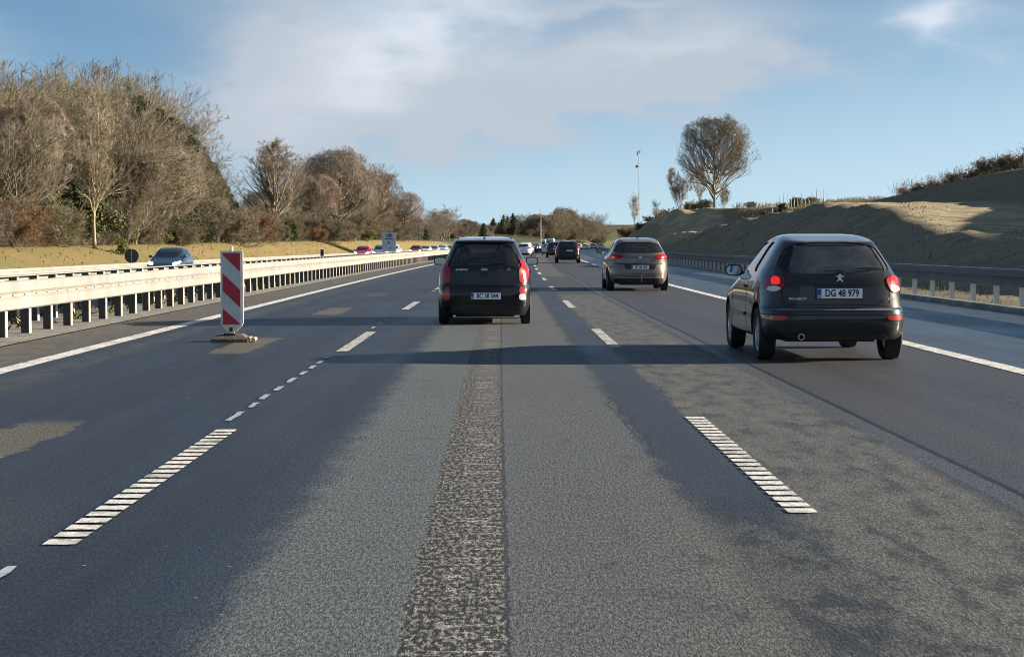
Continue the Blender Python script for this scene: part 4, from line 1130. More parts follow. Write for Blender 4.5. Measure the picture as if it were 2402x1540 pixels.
def beacon(loc, s=1., back=False):
    root = empty('traffic_beacon', loc)
    b = MB(); Wd, H_, z0 = .245, .985, .205
    out = [(-Wd / 2 - .022, z0 + .03), (-Wd / 2 - .022, z0 + H_ + .01), (-Wd / 2 - .01, z0 + H_ + .022), (Wd / 2 + .012, z0 + H_ + .022), (Wd / 2 + .03, z0 + H_ + .01), (Wd / 2 + .03, z0 + .05), (Wd / 2 + .015, z0 + .01), (.06, z0 - .07), (-.06, z0 - .07)]
    b.prism(out, lambda p: (p[0], .0, p[1]), lambda p: (p[0], .05, p[1])); b.build('panel_frame', framem, root)
    zt = z0 + H_; x0, x1 = -Wd / 2, Wd / 2
    b = MB(); b.add([(x0, -.004, z0 + .02), (x1, -.004, z0 + .02), (x1, -.004, zt), (x0, -.004, zt), (x0, 0.002, z0 + .02), (x1, 0.002, z0 + .02), (x1, 0.002, zt), (x0, 0.002, zt)], [(0, 1, 2, 3), (0, 4, 5, 1), (1, 5, 6, 2), (2, 6, 7, 3), (3, 7, 4, 0), (7, 6, 5, 4)]); b.build('white_face', whm if not back else M['trim_grey'], root)
    b = MB(); sl = .215; lo = z0 + .025; hi = zt - .005
    for poly in ([(x0 + .004, hi), (x1, hi), (x1, zt - .255), (x0, zt - .03)], [(x0, zt - .276), (x1, zt - .50), (x1, zt - .735), (x0, zt - .51)], [(x0, zt - .745), (x1, lo + .008), (x1, lo), (x0, lo)]):
        poly = [(min(max(px_, x0 + .006), x1 - .006), pz_) for px_, pz_ in poly]
        b.prism(poly, lambda p: (p[0], -.0075, p[1]), lambda p: (p[0], -.003, p[1]))
    b.build('red_stripes', redm if not back else M['trim'], root)
    b = MB(); b.box((0, .02, .13), (.06, .05, .20)); b.box((-.01, -.006, .165), (.045, .02, .05), mi=1); b.cyl((.0, .03, zt), (.0, .03, zt + .075), .022, n=10)
    b.build('post', [framem, M['trim']], root)
    b = MB(); q = .045
    b.add([(-.26, -.20, 0), (.23, -.20, 0), (.23, .26, 0), (-.26, .26, 0), (-.26, -.20, q), (.23, -.20, q), (.23, .26, q), (-.26, .26, q), (-.17, -.10, .105), (.14, -.10, .105), (.14, .17, .105), (-.17, .17, .105)],
          [(0, 3, 2, 1), (0, 1, 5, 4), (1, 2, 6, 5), (2, 3, 7, 6), (3, 0, 4, 7), (4, 5, 9, 8), (5, 6, 10, 9), (6, 7, 11, 10), (7, 4, 8, 11), (8, 9, 10, 11)])
    b.box((-.02, -.115, .10), (.15, .03, .035), mi=1)
    bs = b.build('foot_plate', [basem, M['trim']], root)
    b = MB(); b.cyl((.235, -.16, .035), (.235, .2, .035), .034, n=10); b.cyl((.29, -.1, .03), (.29, .24, .03), .03, n=10); b.build('foot_roll', basel, bs, 40)
    root.scale = (s, s, s); return root


bc = beacon((-3.655, 25.5, 0), 1.04); bc.rotation_euler = (0, 0, R(2)); tag(bc, 'red and white striped traffic beacon on a foot plate in the left lane', 'traffic beacon')
b2 = beacon((px2x(756, 150), 150, oppz(-15.7)), 1., True); b2.rotation_euler = (0, 0, hd(150)); tag(b2, 'distant dark-backed beacon standing in the oncoming lanes left of the red car', 'traffic beacon')

sgn = empty('kilometre_board', (px2x(912.5, 115), 115, 0)); tag(sgn, 'white kilometre board reading 180 over 6 above the median barrier', 'sign')
bwm = mat('board_white', (.50, .54, .60), .45, var=.08, vscale=3); inkm = mat('board_ink', (.02, .02, .025), .6)
b = MB(); zt = px2h(545, 115); zb = px2h(590, 115); b.box((0, .02, (zt + zb) / 2), (.86, .03, zt - zb)); b.build('board', bwm, sgn)
b = MB(); b.box((-.25, .055, zt / 2), (.05, .04, zt)); b.box((.25, .055, zt / 2), (.05, .04, zt)); b.build('post', zpost_shaded, sgn)
for txt, x, z, s_ in (('180', 0, zt - .20, .30), ('6', 0, zt - .62, .26), ('km', .08, zt - .98, .13)):
    me = text_mesh(txt, s_, .003, .95); me.transform(UP); o = obj('board_text', me, inkm, sgn); o.location = (x, .0, z)
b = MB(); b.box((0, .001, zt - .40), (.54, .008, .05)); b.build('divider_bar', inkm, sgn)

z_ = 121; rsn = empty('round_sign', (px2x(311, z_), z_, gz(px2x(311, z_) - sh(z_), z_) - .05)); tag(rsn, 'round traffic sign seen from its dark grey back beside the far guardrail', 'sign')
zc = px2h(600, z_) - rsn.location.z
b = MB(); b.cyl((0, .0, zc), (0, .03, zc), .45, n=36); b.build('disc', mat('sign_back', (.05, .055, .065), .5, var=.15), rsn, 30)
b = MB(); b.lathe([(-.012, .445), (.02, .445), (.02, .465), (-.012, .465), (-.012, .445)], (0, 0, 0), 36); me = b.mesh('rim'); me.transform(Matrix.Translation((0, .012, zc)) @ Matrix.Rotation(R(90), 4, 'Z')); obj('rim', me, zpost_shaded, rsn)
b = MB(); b.cyl((0, -.035, 0), (0, -.035, zc + .4), .03, n=10); b.build('post', zpost_shaded, rsn, 40)

# mast on the hill and pole above the traffic
mm = mat('mast_steel', (.30, .31, .33), .5, .3)
z_ = 620; x_ = px2x(1497, z_); g0 = gz(x_ - sh(z_), z_); ht = px2h(347, z_) - g0
ms = empty('radio_mast', (x_, z_, g0)); tag(ms, 'tall thin radio mast behind the small bare tree on the right', 'mast')
b = MB()
for k in range(3):
    a = 2 * math.pi * k / 3; b.cyl((.45 * math.cos(a), .45 * math.sin(a), 0), (.2 * math.cos(a), .2 * math.sin(a), ht * .93), .05, .04, 5)
for i in range(24):
    z0 = ht * .93 * i / 24; z1 = ht * .93 * (i + 1) / 24; r0 = .45 - .25 * i / 24
    for k in range(3):
        a = 2 * math.pi * k / 3; c = 2 * math.pi * (k + 1) / 3; b.cyl((r0 * math.cos(a), r0 * math.sin(a), z0), (r0 * math.cos(c), r0 * math.sin(c), z1), .025, n=4)
b.build('lattice', mm, ms)
b = MB(); b.cyl((0, 0, ht * .92), (0, 0, ht), .06, .03, 6); b.box((-.5, 0, ht * .94), (.35, .3, 1.3)); b.box((.35, 0, ht * .955), (.3, .3, 1.)); b.cyl((-.65, 0, ht * .80), (-.65, -.3, ht * .80), .5, n=12); b.box((-.3, 0, ht * .8), (.6, .08, .08)); b.build('aerial', mm, ms)
z_ = 360; x_ = px2x(1268, z_)
lp = empty('light_pole', (x_, z_, 0)); tag(lp, 'slender pale pole rising above the queue of cars in the distance', 'pole')
b = MB(); b.cyl((0, 0, 0), (0, 0, px2h(486, z_)), .11, .05, 8); b.box((0, -.1, px2h(512, z_)), (.35, .2, .35)); b.build('shaft', mat('pole_pale', (.5, .48, .42), .5), lp)


# ------------------------------------------------------------------ trees
def grid_mesh(name, blocks, m_):
    """blocks: list of (V (N,k,s,3)) tubes (s>=3) or ribbons (s==2)"""
    VV = []; FF = []; base = 0
    for P_ in blocks:
        N, k, s, _ = P_.shape; VV.append(P_.reshape(-1, 3))
        idx = np.arange(N * k * s).reshape(N, k, s) + base; base += N * k * s
        js = range(s) if s > 2 else range(1)
        for j in js:
            j2 = (j + 1) % s
            FF.append(np.stack([idx[:, :-1, j], idx[:, :-1, j2], idx[:, 1:, j2], idx[:, 1:, j]], -1).reshape(-1, 4))
    V_ = np.vstack(VV).astype(np.float32); F_ = np.vstack(FF).astype(np.int32)
    me = bpy.data.meshes.new(name); me.vertices.add(len(V_)); me.vertices.foreach_set('co', V_.ravel())
    me.loops.add(F_.size); me.loops.foreach_set('vertex_index', F_.ravel())
    me.polygons.add(len(F_)); me.polygons.foreach_set('loop_start', np.arange(0, F_.size, 4, dtype=np.int32))
    me.update(calc_edges=True); me.validate()
    me.materials.append(m_); return me


def norm(v): return v / np.maximum(np.linalg.norm(v, axis=-1, keepdims=True), 1e-9)


def poly(rng, st, d, ln, k, wig, trop):
    P_ = [st]; D_ = [d]
    for i in range(k):
        d = norm(d + rng.normal(0, wig, d.shape) + np.array([0, 0, trop])); P_.append(P_[-1] + d * (ln / k)[:, None]); D_.append(d)
    return np.stack(P_, 1), np.stack(D_, 1)


def tubes(P_, r0, r1, s, rng):
    N, k, _ = P_.shape; ax = norm(P_[:, -1] - P_[:, 0]); h = np.where(np.abs(ax[:, 2:3]) < .9, np.array([[0, 0, 1.]]), np.array([[1., 0, 0]]))
    b1 = norm(np.cross(ax, h)); b2 = np.cross(ax, b1)
    if s == 2:
        a = rng.uniform(0, 2 * np.pi, N)[:, None]; b1, b2 = b1 * np.cos(a) + b2 * np.sin(a), None
    rr = (r0[:, None] * (1 - np.linspace(0, 1, k)[None]) + r1[:, None] * np.linspace(0, 1, k)[None])[..., None, None]
    if s == 2: off = np.stack([b1, -b1], 1)[:, None]
    else:
        an = 2 * np.pi * np.arange(s) / s; off = (np.cos(an)[None, :, None] * b1[:, None] + np.sin(an)[None, :, None] * b2[:, None])[:, None]
    return P_[:, :, None] + off * rr


def kids(rng, P_, D_, ln, rd, m_, t0, t1, ang, rat, shape=None, up=0.):
    N, k, _ = P_.shape; tt = np.sort(rng.uniform(t0, t1, (N, m_)), 1); f = tt * (k - 1); i = np.clip(f.astype(int), 0, k - 2); fr = (f - i)[..., None]
    ii = np.arange(N)[:, None]; st = P_[ii, i] * (1 - fr) + P_[ii, i + 1] * fr; d = D_[ii, i + 1]
    h = norm(rng.normal(0, 1, d.shape)); pp = norm(h - (h * d).sum(-1, keepdims=True) * d)
    a = rng.normal(ang, .16, (N, m_, 1)); nd = norm(d * np.cos(a) + pp * np.sin(a) + np.array([0, 0, up]))
    q = shape(tt) if shape else (1 - .55 * tt)
    nl = ln[:, None] * rat * q * rng.uniform(.75, 1.2, (N, m_))
    nr = rd[:, None] * (1 - .75 * tt) * .62
    return st.reshape(-1, 3), nd.reshape(-1, 3), nl.reshape(-1), nr.reshape(-1)


def bare_tree(seed, H, kind, tm, cm, dens=1., twig=.013, split=0):
    rng = np.random.default_rng(seed)
    sh_ = {'round': lambda q: np.sqrt(np.clip(1 - ((q - .34) / .72) ** 2, .02, 1)) * .78, 'cone': lambda q: (1.02 - q) * .58 + .08, 'col': lambda q: .26 + .14 * np.sin(q * 3.1),
           'broad': lambda q: np.sqrt(np.clip(1 - ((q - .38) / .66) ** 2, .02, 1)) * .78, 'bush': lambda q: .75 - .3 * q, 'fan': lambda q: .55 - .3 * q, 'tall': lambda q: .36 - .16 * q}[kind]
    t0 = {'round': .13, 'cone': .18, 'col': .22, 'broad': .16, 'bush': .0, 'fan': .12, 'tall': .25}[kind]; ang = {'round': .98, 'cone': .75, 'col': .5, 'broad': .95, 'bush': .9, 'fan': .45, 'tall': .6}[kind]
    ns = {'bush': 9, 'fan': 5, 'col': 2, 'tall': 2}.get(kind, 1)
    st = rng.normal(0, .28 if ns > 1 else 0, (ns, 3)) * [1, 1, 0]; st[:, 2] = -.5
    d = norm(np.c_[rng.normal(0, {'bush': .55, 'fan': .28}.get(kind, .04), (ns, 2)), np.ones(ns)])
    ln = np.full(ns, H * (.95 if kind in ('cone', 'col') else .86)) * rng.uniform(.8, 1, ns) if ns > 1 else np.array([H * .93])
    rd = np.full(ns, H * (.017 if ns == 1 else .009))
    T = []; P_, D_ = poly(rng, st, d, ln, 9, .07 if kind != 'bush' else .12, .03); T.append(tubes(P_, rd, rd * .12, 7, rng))
    m1 = int({'round': 30, 'cone': 38, 'col': 20, 'broad': 26, 'bush': 8, 'fan': 12, 'tall': 26}[kind] * dens)
    s1, d1, l1, r1 = kids(rng, P_, D_, ln, rd, m1, t0, .97, ang, 1.0, sh_, .12)
    P1, D1 = poly(rng, s1, d1, l1, 6, .11, .07 if kind != 'broad' else .03); r1 = np.maximum(r1, .015); Cn = []
    (Cn if split else T).append(tubes(P1, r1, r1 * .25, 4, rng))
    s2, d2, l2, r2 = kids(rng, P1, D1, l1, r1, 11 if kind == 'round' else 8, .18, 1., .62, .56 if kind == 'round' else .48, None, .08); P2, D2 = poly(rng, s2, d2, l2, 4, .14, .06); r2 = np.maximum(r2, .010); Cn.append(tubes(P2, r2, r2 * .4, 3, rng))
    s3, d3, l3, r3 = kids(rng, P2, D2, l2, r2, 6, .1, 1., .6, .60, None, .06); l3 = np.maximum(l3, .35); P3, D3 = poly(rng, s3, d3, l3, 3, .16, .05); r3 = np.full(len(l3), twig); Cn.append(tubes(P3, r3, r3 * .6, 2, rng))
    s4, d4, l4, r4 = kids(rng, P3, D3, l3, r3, 5, .1, 1., .6, .65, None, .04); l4 = np.maximum(l4, .25); P4, D4 = poly(rng, s4, d4, l4, 2, .15, .05); r4 = np.full(len(l4), twig * .62); Cn.append(tubes(P4, r4, r4 * .5, 2, rng))
    if kind == 'round':     # a compact rounded crown
        c0 = np.array([0, 0, .60 * H]); R0 = np.array([.44, .44, .40]) * H
        def warp(B):
            v = (B - c0) / R0; r = np.linalg.norm(v, axis=-1, keepdims=True); q = np.where(r > .55, .55 + .62 * (1 - np.exp(-(r - .55) / .62)), r) * (1 + .07 * np.sin(v[..., 0:1] * 5 + seed) * np.sin(v[..., 2:3] * 4 + v[..., 1:2] * 4))
            lowk = np.clip((B[..., 2:3] / H - .12) / .12, 0, 1)
            return B * (1 - lowk) + (c0 + v / np.maximum(r, 1e-6) * q * R0) * lowk
        Cn = [warp(B) for B in Cn]; T = [T[0]] + [warp(B) for B in T[1:]]
    return grid_mesh('trunk', T, tm), grid_mesh('crown', Cn, cm)


def leafquads(P_, rng, sz, asp=.55, up=.3):
    N = len(P_); a = norm(rng.normal(0, 1, (N, 3)) + [0, 0, up]); b = norm(np.cross(a, rng.normal(0, 1, (N, 3)))); s = rng.uniform(.6, 1.3, N)[:, None] * sz
    q = np.stack([np.stack([P_ - b * s * asp, P_ + b * s * asp], 1), np.stack([P_ + a * s - b * s * asp * .4, P_ + a * s + b * s * asp * .4], 1)], 1)
    return q


def spruce(seed, H, tm, cm, rbase=.30):
    rng = np.random.default_rng(seed); st = np.array([[0, 0, -.5]]); d = np.array([[0, 0, 1.]]); P_, D_ = poly(rng, st, d, np.array([H]), 8, .01, .02)
    T = [tubes(P_, np.array([H * .014]), np.array([.02]), 6, rng)]
    nb = int(H * 26); z = H * (1 - rng.uniform(0, 1, nb) ** .72 * .93); a = rng.uniform(0, 6.283, nb); ln = (H - z) * rbase * rng.uniform(.65, 1.15, nb) + .25
    d = norm(np.c_[np.cos(a), np.sin(a), rng.normal(-.12, .14, nb)]); s = np.c_[np.zeros((nb, 2)), z]
    PB, DB = poly(rng, s, d, ln, 4, .05, .05); Cn = [tubes(PB, np.full(nb, .02), np.full(nb, .008), 3, rng)]
    m_ = 70; f = rng.uniform(.12, 1, (nb, m_)) * 4; i = np.clip(f.astype(int), 0, 3); fr = (f - i)[..., None]; ii = np.arange(nb)[:, None]
    pts = (PB[ii, i] * (1 - fr) + PB[ii, i + 1] * fr).reshape(-1, 3) + rng.normal(0, .11, (nb * m_, 3))
    Cn.append(leafquads(pts, rng, .16, .22, -.1))
    return grid_mesh('trunk', T, tm), grid_mesh('crown', Cn, cm)


def leafy(seed, H, Wd, tm, cm, sz=.2, n=9000):
    rng = np.random.default_rng(seed); T = []; st = rng.normal(0, .2, (5, 3)) * [1, 1, 0]; P_, D_ = poly(rng, st, norm(np.c_[rng.normal(0, .4, (5, 2)), np.ones(5)]), np.full(5, H * .8), 5, .1, .02); T.append(tubes(P_, np.full(5, .07), np.full(5, .02), 5, rng))
    nc = 34; cen = np.c_[rng.normal(0, Wd * .26, (nc, 2)), rng.uniform(.12, .95, nc) * H]; cen[:, :2] *= np.sqrt(np.clip(1.05 - (cen[:, 2:3] / H) ** 2, .05, 1))
    k = rng.integers(0, nc, n); p_ = cen[k] + norm(rng.normal(0, 1, (n, 3))) * (rng.uniform(.2, 1, (n, 1)) ** .5) * Wd * .17
    return grid_mesh('trunk', T, tm), grid_mesh('crown', [leafquads(p_, rng, sz)], cm)


def barkmat(name, c, var=.3): return mat(name, c, .9, spec=.15, var=var, vscale=1.3)


def crownmat(name, c1, c2, sc_n=.35):
    m_ = bpy.data.materials.new(name); m_.use_nodes = True; t = NT(m_.node_tree); p = t.n['Principled BSDF']
    tcn = t.node('ShaderNodeTexCoord').outputs['Object']; oi = t.node('ShaderNodeObjectInfo').outputs['Random']
    f = t.ss(t.m('ADD', t.noise(tcn, sc_n, 4, .6), t.m('MULTIPLY', t.m('SUBTRACT', oi, .5), .28)), .36, .64)
    t.put(p.inputs['Base Color'], t.mix(f, c1, c2)); p.inputs['Roughness'].default_value = .9; p.inputs['Specular IOR Level'].default_value = .1
    return m_


T_pale = barkmat('pale_bark', (.42, .37, .27)); T_brown = barkmat('brown_bark', (.17, .13, .085)); T_dark = barkmat('dark_bark', (.08, .065, .045)); T_grey = barkmat('grey_bark', (.22, .19, .14))
K_grey2 = crownmat('grey_twigs', (.18, .15, .115), (.27, .225, .17)); K_greyb = crownmat('grey_brown_twigs', (.22, .18, .13), (.30, .25, .18)); K_brown = crownmat('brown_twigs', (.15, .125, .092), (.235, .195, .14)); K_olive = crownmat('olive_twigs', (.145, .13, .08), (.22, .19, .12)); K_pink = crownmat('reddish_twigs', (.24, .175, .14), (.19, .145, .105))
K_pale = crownmat('pale_twigs', (.26, .22, .18), (.34, .28, .22)); K_needle = crownmat('needles', (.026, .036, .018), (.055, .066, .032)); K_ivy = crownmat('evergreen_leaves', (.075, .085, .032), (.14, .14, .06))
K_rust = crownmat('rusty_scrub', (.24, .15, .09), (.17, .12, .07), .8); K_yel = crownmat('yellow_green_leaves', (.17, .18, .05), (.11, .13, .04))

lib = {}


def L_(key, fn):
    if key not in lib: lib[key] = fn()
    return lib[key]


VAR = {
    'birch': lambda: bare_tree(11, 15., 'tall', T_pale, K_greyb, 1.1, .012, 1), 'round': lambda: bare_tree(12, 12., 'round', T_grey, K_grey2, 2.8, .015), 'round2': lambda: bare_tree(13, 12., 'round', T_brown, K_pink, 1.5, .017),
    'broad': lambda: bare_tree(14, 12., 'broad', T_grey, K_brown, 1.15, .016), 'broad2': lambda: bare_tree(15, 12., 'broad', T_brown, K_olive, 1.1, .016), 'cone': lambda: bare_tree(16, 14., 'cone', T_grey, K_greyb, 1.9, .013),
    'col': lambda: bare_tree(17, 12., 'col', T_grey, K_pale, 1., .012), 'col2': lambda: bare_tree(18, 12., 'col', T_pale, K_brown, 1., .013), 'fan': lambda: bare_tree(19, 9., 'fan', T_grey, K_brown, 1.1, .014), 'fan2': lambda: bare_tree(20, 9., 'fan', T_pale, K_olive, 1., .014),
    'bush': lambda: bare_tree(21, 4., 'bush', T_brown, K_brown, 1.4, .013), 'bush2': lambda: bare_tree(22, 4., 'bush', T_grey, K_rust, 1.4, .013), 'bush3': lambda: bare_tree(23, 4., 'bush', T_grey, K_olive, 1.4, .013),
    'spruce': lambda: spruce(24, 13., T_dark, K_needle), 'spruce2': lambda: spruce(25, 13., T_dark, K_needle, .24), 'ivy': lambda: leafy(26, 6., 5., T_dark, K_ivy, .17, 12000), 'pine': lambda: leafy(27, 9., 6., T_dark, K_needle, .22, 12000), 'yel': lambda: leafy(28, 3., 2.6, T_dark, K_yel, .14, 3500),
}
HT = dict(birch=15, round=12, round2=12, broad=12, broad2=12, cone=14, col=12, col2=12, fan=9, fan2=9, bush=4, bush2=4, bush3=4, spruce=13, spruce2=13, ivy=6, pine=9, yel=3)
rt = random.Random(5)


def tree(var, x, y, h, label, group=None, name='bare_tree', cat='tree', wid=1., z=None, rz=None):
    tm, cm = L_(var, VAR[var]); s = h / HT[var]
    e = empty(name, (x, y, (gz(x - sh(y), y) if z is None else z) - .05), rt.uniform(0, 6.28) if rz is None else rz); e.scale = (s * wid, s * wid, s)
    for nm, me in (('trunk', tm), ('crown', cm)):
        o = bpy.data.objects.new(nm, me); C.objects.link(o); o.parent = e
    tag(e, label, cat, group); return e


def tpx(var, px, z, ytop, label, group=None, name='bare_tree', cat='tree', wid=1.):
    x = px2x(px, z); g = gz(x - sh(z), z); return tree(var, x, z, px2h(ytop, z) - g, label, group, name, cat, wid)


# -- named trees
tpx('birch', 222, 140, 118, 'tall pale-trunked bare tree at the edge of the left wood, rising above it', wid=.85)
tpx('cone', 636, 262, 315, 'slender cone-shaped bare tree between the dark wood and the round tree', wid=1.15)
tpx('round', 792, 330, 352, 'broad round-crowned bare tree with a dark trunk left of the kilometre board', wid=1.05)
tpx('round2', 872, 385, 400, 'lower broad bare tree merging with the right side of the big round one', wid=1.1)
tpx('round2', 940, 430, 448, 'reddish round bare tree at the right end of the left tree line', wid=1.1)
tpx('round', 1676, 290, 276, 'big round-crowned bare tree alone on the right hill', wid=.98)
tpx('fan', 1592, 300, 385, 'smaller dark bare tree left of the big round one on the hill', wid=.8)
tpx('col', 1640, 305, 372, 'slim bare tree just left behind the big round tree on the hill', wid=1.0)
tpx('fan2', 1700, 312, 420, 'low bare tree at the right foot of the big round one', wid=.6)
tpx('bush2', 1622, 302, 470, 'brown shrub under the trees on the right hill', name='shrub', cat='shrub')
tpx('bush3', 1655, 300, 462, 'taller olive shrub under the trees on the right hill', name='shrub', cat='shrub')
tpx('ivy', 1610, 296, 478, 'dark evergreen shrub under the trees on the right hill', name='shrub', cat='shrub')
tpx('col', 1487, 420, 448, 'small bare tree standing alone before the radio mast', wid=.75)
tpx('col2', 1540, 330, 470, 'thin low bare tree left of the hill trees', wid=1.2)
tpx('yel', 285, 140, 556, 'yellow-green bush at the wood edge above the round sign', name='shrub', cat='shrub')
# -- the dense wood on the left, front rank then ranks behind
GW = 'trees of the dense wood on the left'; GS = 'shrubs along the foot of the left wood'
LW = {'birch': 'pale bare tree inside the dense wood on the left', 'round': 'round bare brown tree in the dense wood on the left', 'broad': 'broad bare brown tree in the dense wood on the left', 'broad2': 'broad olive bare tree in the dense wood on the left',
      'round2': 'reddish bare tree in the dense wood on the left', 'col': 'slim pale bare tree at the back of the left wood', 'col2': 'slim brown bare tree in the left wood', 'fan': 'many-stemmed bare tree in the left wood', 'fan2': 'many-stemmed olive bare tree in the left wood',
      'spruce': 'dark green spruce in the left wood', 'spruce2': 'slender dark spruce in the left wood', 'ivy': 'dark ivy-like evergreen bush in the left wood', 'pine': 'dark bushy evergreen in the left wood', 'bush': 'brown shrub at the foot of the left wood', 'bush2': 'rusty shrub at the foot of the left wood', 'bush3': 'olive shrub at the foot of the left wood'}


def topline(px):        # outline of the left wood in the photo
    px = px + 12
    return float(np.interp(px, [-60, 0, 60, 120, 180, 240, 300, 340, 400, 450, 490, 520, 545, 570, 590], [215, 205, 210, 225, 232, 228, 225, 218, 262, 290, 345, 385, 430, 470, 520]))


for i in range(118):
    px = rt.uniform(-70, 585); z = rt.uniform(105, 235); u = px2x(px, z) - sh(z)
    if u > -35.5:
        z = 37.5 / max(.08, (VPX - px) / F_PX) * rt.uniform(1.0, 1.25); z = min(z, 262); u = px2x(px, z) - sh(z)
        if u > -34.5: continue
    hz = u < -48
    if px > 285: top0 = 28
    else: top0 = 0
    top = topline(px) + top0 + rt.uniform(-8, 70) if not hz else topline(px) + rt.uniform(0, 30)
    if px > 360 and rt.random() < .9: v = rt.choice(['spruce', 'spruce2', 'pine', 'spruce'])
    elif hz: v = rt.choice(['col', 'col2', 'round', 'birch', 'col'])
    else: v = rt.choice(['round', 'broad', 'broad2', 'round2', 'fan', 'fan2', 'broad', 'ivy', 'spruce', 'pine', 'broad2'])
    if v in ('ivy', 'pine'): top += 90
    if px > 430 and 'spruce' not in v: continue
    if px > 345 and 'spruce' not in v: top += 70; v = 'round'
    g = gz(u, z); h = px2h(top, z) - g
    if h < 3: continue
    tree(v, px2x(px, z), z, h, LW[v], GW, 'spruce_tree' if 'spruce' in v else ('evergreen_tree' if v in ('ivy', 'pine') else 'bare_tree'), 'tree', rt.uniform(.85, 1.15))
for px in (330, 346, 362, 378, 395, 405, 415, 430, 448, 462, 476, 488, 500, 512, 524, 536, 546, 556):
    z = max(165, 34.2 / ((VPX - px) / F_PX)); top = topline(px) + rt.uniform(-4, 6); tree('spruce' if px % 3 else 'spruce2', px2x(px, z), z, px2h(top, z) - gz(px2x(px, z) - sh(z), z), 'dark green spruce on the right flank of the left wood', 'spruces on the right flank of the left wood', 'spruce_tree', 'tree', 1.3)
for i in range(22):
    px = 300 + i * 11 + rt.uniform(-5, 5); z = 33.0 / ((VPX - px) / F_PX) * rt.uniform(.97, 1.0); u = px2x(px, z) - sh(z); v = rt.choice(['round', 'fan', 'broad', 'fan2', 'broad2', 'fan'])
    h = px2h(topline(px) + rt.uniform(75, 190), z) - gz(u, z)
    if h > 2.5: tree(v, px2x(px, z), z, h, 'smaller bare tree in front of the spruces on the right flank of the left wood', 'smaller bare trees before the spruces', 'bare_tree', 'tree', 1.0)
for (px, z, tp, v) in ((330, 205, 190, 'birch'), (395, 215, 215, 'col'), (60, 190, 195, 'col'), (20, 185, 190, 'col'), (110, 195, 205, 'col'), (150, 200, 210, 'col2')):
    tpx(v, px, z, tp, 'pale thin treetop showing above the back of the left wood', 'pale treetops above the left wood')
for i in range(95):
    z = 92 + 330 * (i / 95) ** 1.2; u = -rt.uniform(32.5, 36.5); v = rt.choice(['bush', 'bush2', 'bush3', 'bush3', 'bush', 'ivy', 'fan'])
    if px2x(0, 1) * z > u + sh(z) + 3: pass
    tree(v, u + sh(z), z, rt.uniform(1.6, 4.2) * (1.5 if v == 'fan' else 1), {'ivy': 'small evergreen bush at the foot of the left wood', 'fan': 'thin many-stemmed shrub at the foot of the left wood'}.get(v, LW[v]), GS, 'shrub', 'shrub', rt.uniform(.9, 1.35))
# filling between and behind the named trees on the left
GL = 'trees of the left tree line beyond the wood'
for i in range(62):
    z = rt.uniform(265, 470); u = -rt.uniform(36, 58); px = VPX + (u + sh(z)) / z * F_PX
    tl = float(np.interp(px, [560, 600, 640, 700, 730, 790, 860, 910, 960, 985], [480, 440, 440, 440, 400, 372, 400, 430, 465, 505]))
    v = rt.choice(['broad', 'broad2', 'round', 'round2', 'fan', 'fan2', 'broad']); h = px2h(tl + rt.uniform(5, 60), z) - gz(u, z)
    if h < 3: continue
    tree(v, u + sh(z), z, h, 'bare brown tree in the tree line beyond the left wood', GL, 'bare_tree', 'tree', 1.1)
# distant wood across the end of the road
GD = 'trees of the distant wood beyond the traffic'


def dline(px): return float(np.interp(px, [960, 1000, 1040, 1080, 1130, 1150, 1200, 1250, 1300, 1325, 1345, 1400, 1450], [500, 508, 500, 512, 520, 512, 500, 505, 500, 486, 510, 512, 515]))


for i in range(150):
    px = rt.uniform(960, 1465); z = rt.uniform(520, 850) if px < 1150 else rt.uniform(930, 1180); x = px2x(px, z); u = x - sh(z)
    if -30 < u < 15: continue
    top = dline(px) + rt.uniform(-3, 34)
    v = rt.choice(['round', 'broad', 'round2', 'broad2', 'spruce', 'col2', 'broad']) if px < 1270 else rt.choice(['round', 'broad', 'round2', 'broad2', 'broad', 'col2'])
    if 1100 < px < 1230 and rt.random() < .55: v = 'spruce'
    h = px2h(top, z) - gz(u, z)
    if h < 3: continue
    nm = 'spruce_tree' if v == 'spruce' else ('evergreen_tree' if v == 'pine' else 'bare_tree')
    tree(v, x, z, h, {'spruce_tree': 'distant dark spruce in the wood beyond the traffic', 'evergreen_tree': 'distant dark evergreen in the wood beyond the traffic', 'bare_tree': 'distant bare tree in the wood beyond the traffic'}[nm], GD, nm, 'tree', 1.25)
for i in range(95):
    px = 1135 + 330 * i / 95 + rt.uniform(-4, 4); z = rt.uniform(960, 1190); x = px2x(px, z); u = x - sh(z)
    if -26 < u < 13: continue
    v = rt.choice(['round', 'broad', 'round2', 'broad2', 'bush3', 'bush', 'spruce' if px < 1260 else 'broad']); h = (px2h(dline(px) + rt.uniform(0, 45), z) - gz(u, z)) * (.7 if 'bush' in v else 1)
    if h > 3: tree(v, x, z, h, 'distant dark spruce in the wood beyond the traffic' if v == 'spruce' else 'distant bare tree in the wood beyond the traffic', GD, 'spruce_tree' if v == 'spruce' else 'bare_tree', 'tree', 1.7)
tpx('round2', 1322, 1050, 484, 'tallest bare tree of the distant wood, above the black SUV', wid=1.)
tpx('col', 1040, 600, 478, 'pale bare treetop above the distant wood left of the small black car', wid=1.8)
for (px, z, tp) in ((1500, 350, 520), (1520, 360, 505), (1545, 365, 495), (1570, 370, 488), (1470, 440, 530)):
    tpx('bush2', px, z, tp, 'brown shrub on the rise left of the hill trees', 'shrubs on the rise left of the hill trees', 'shrub', 'shrub', 1.4)
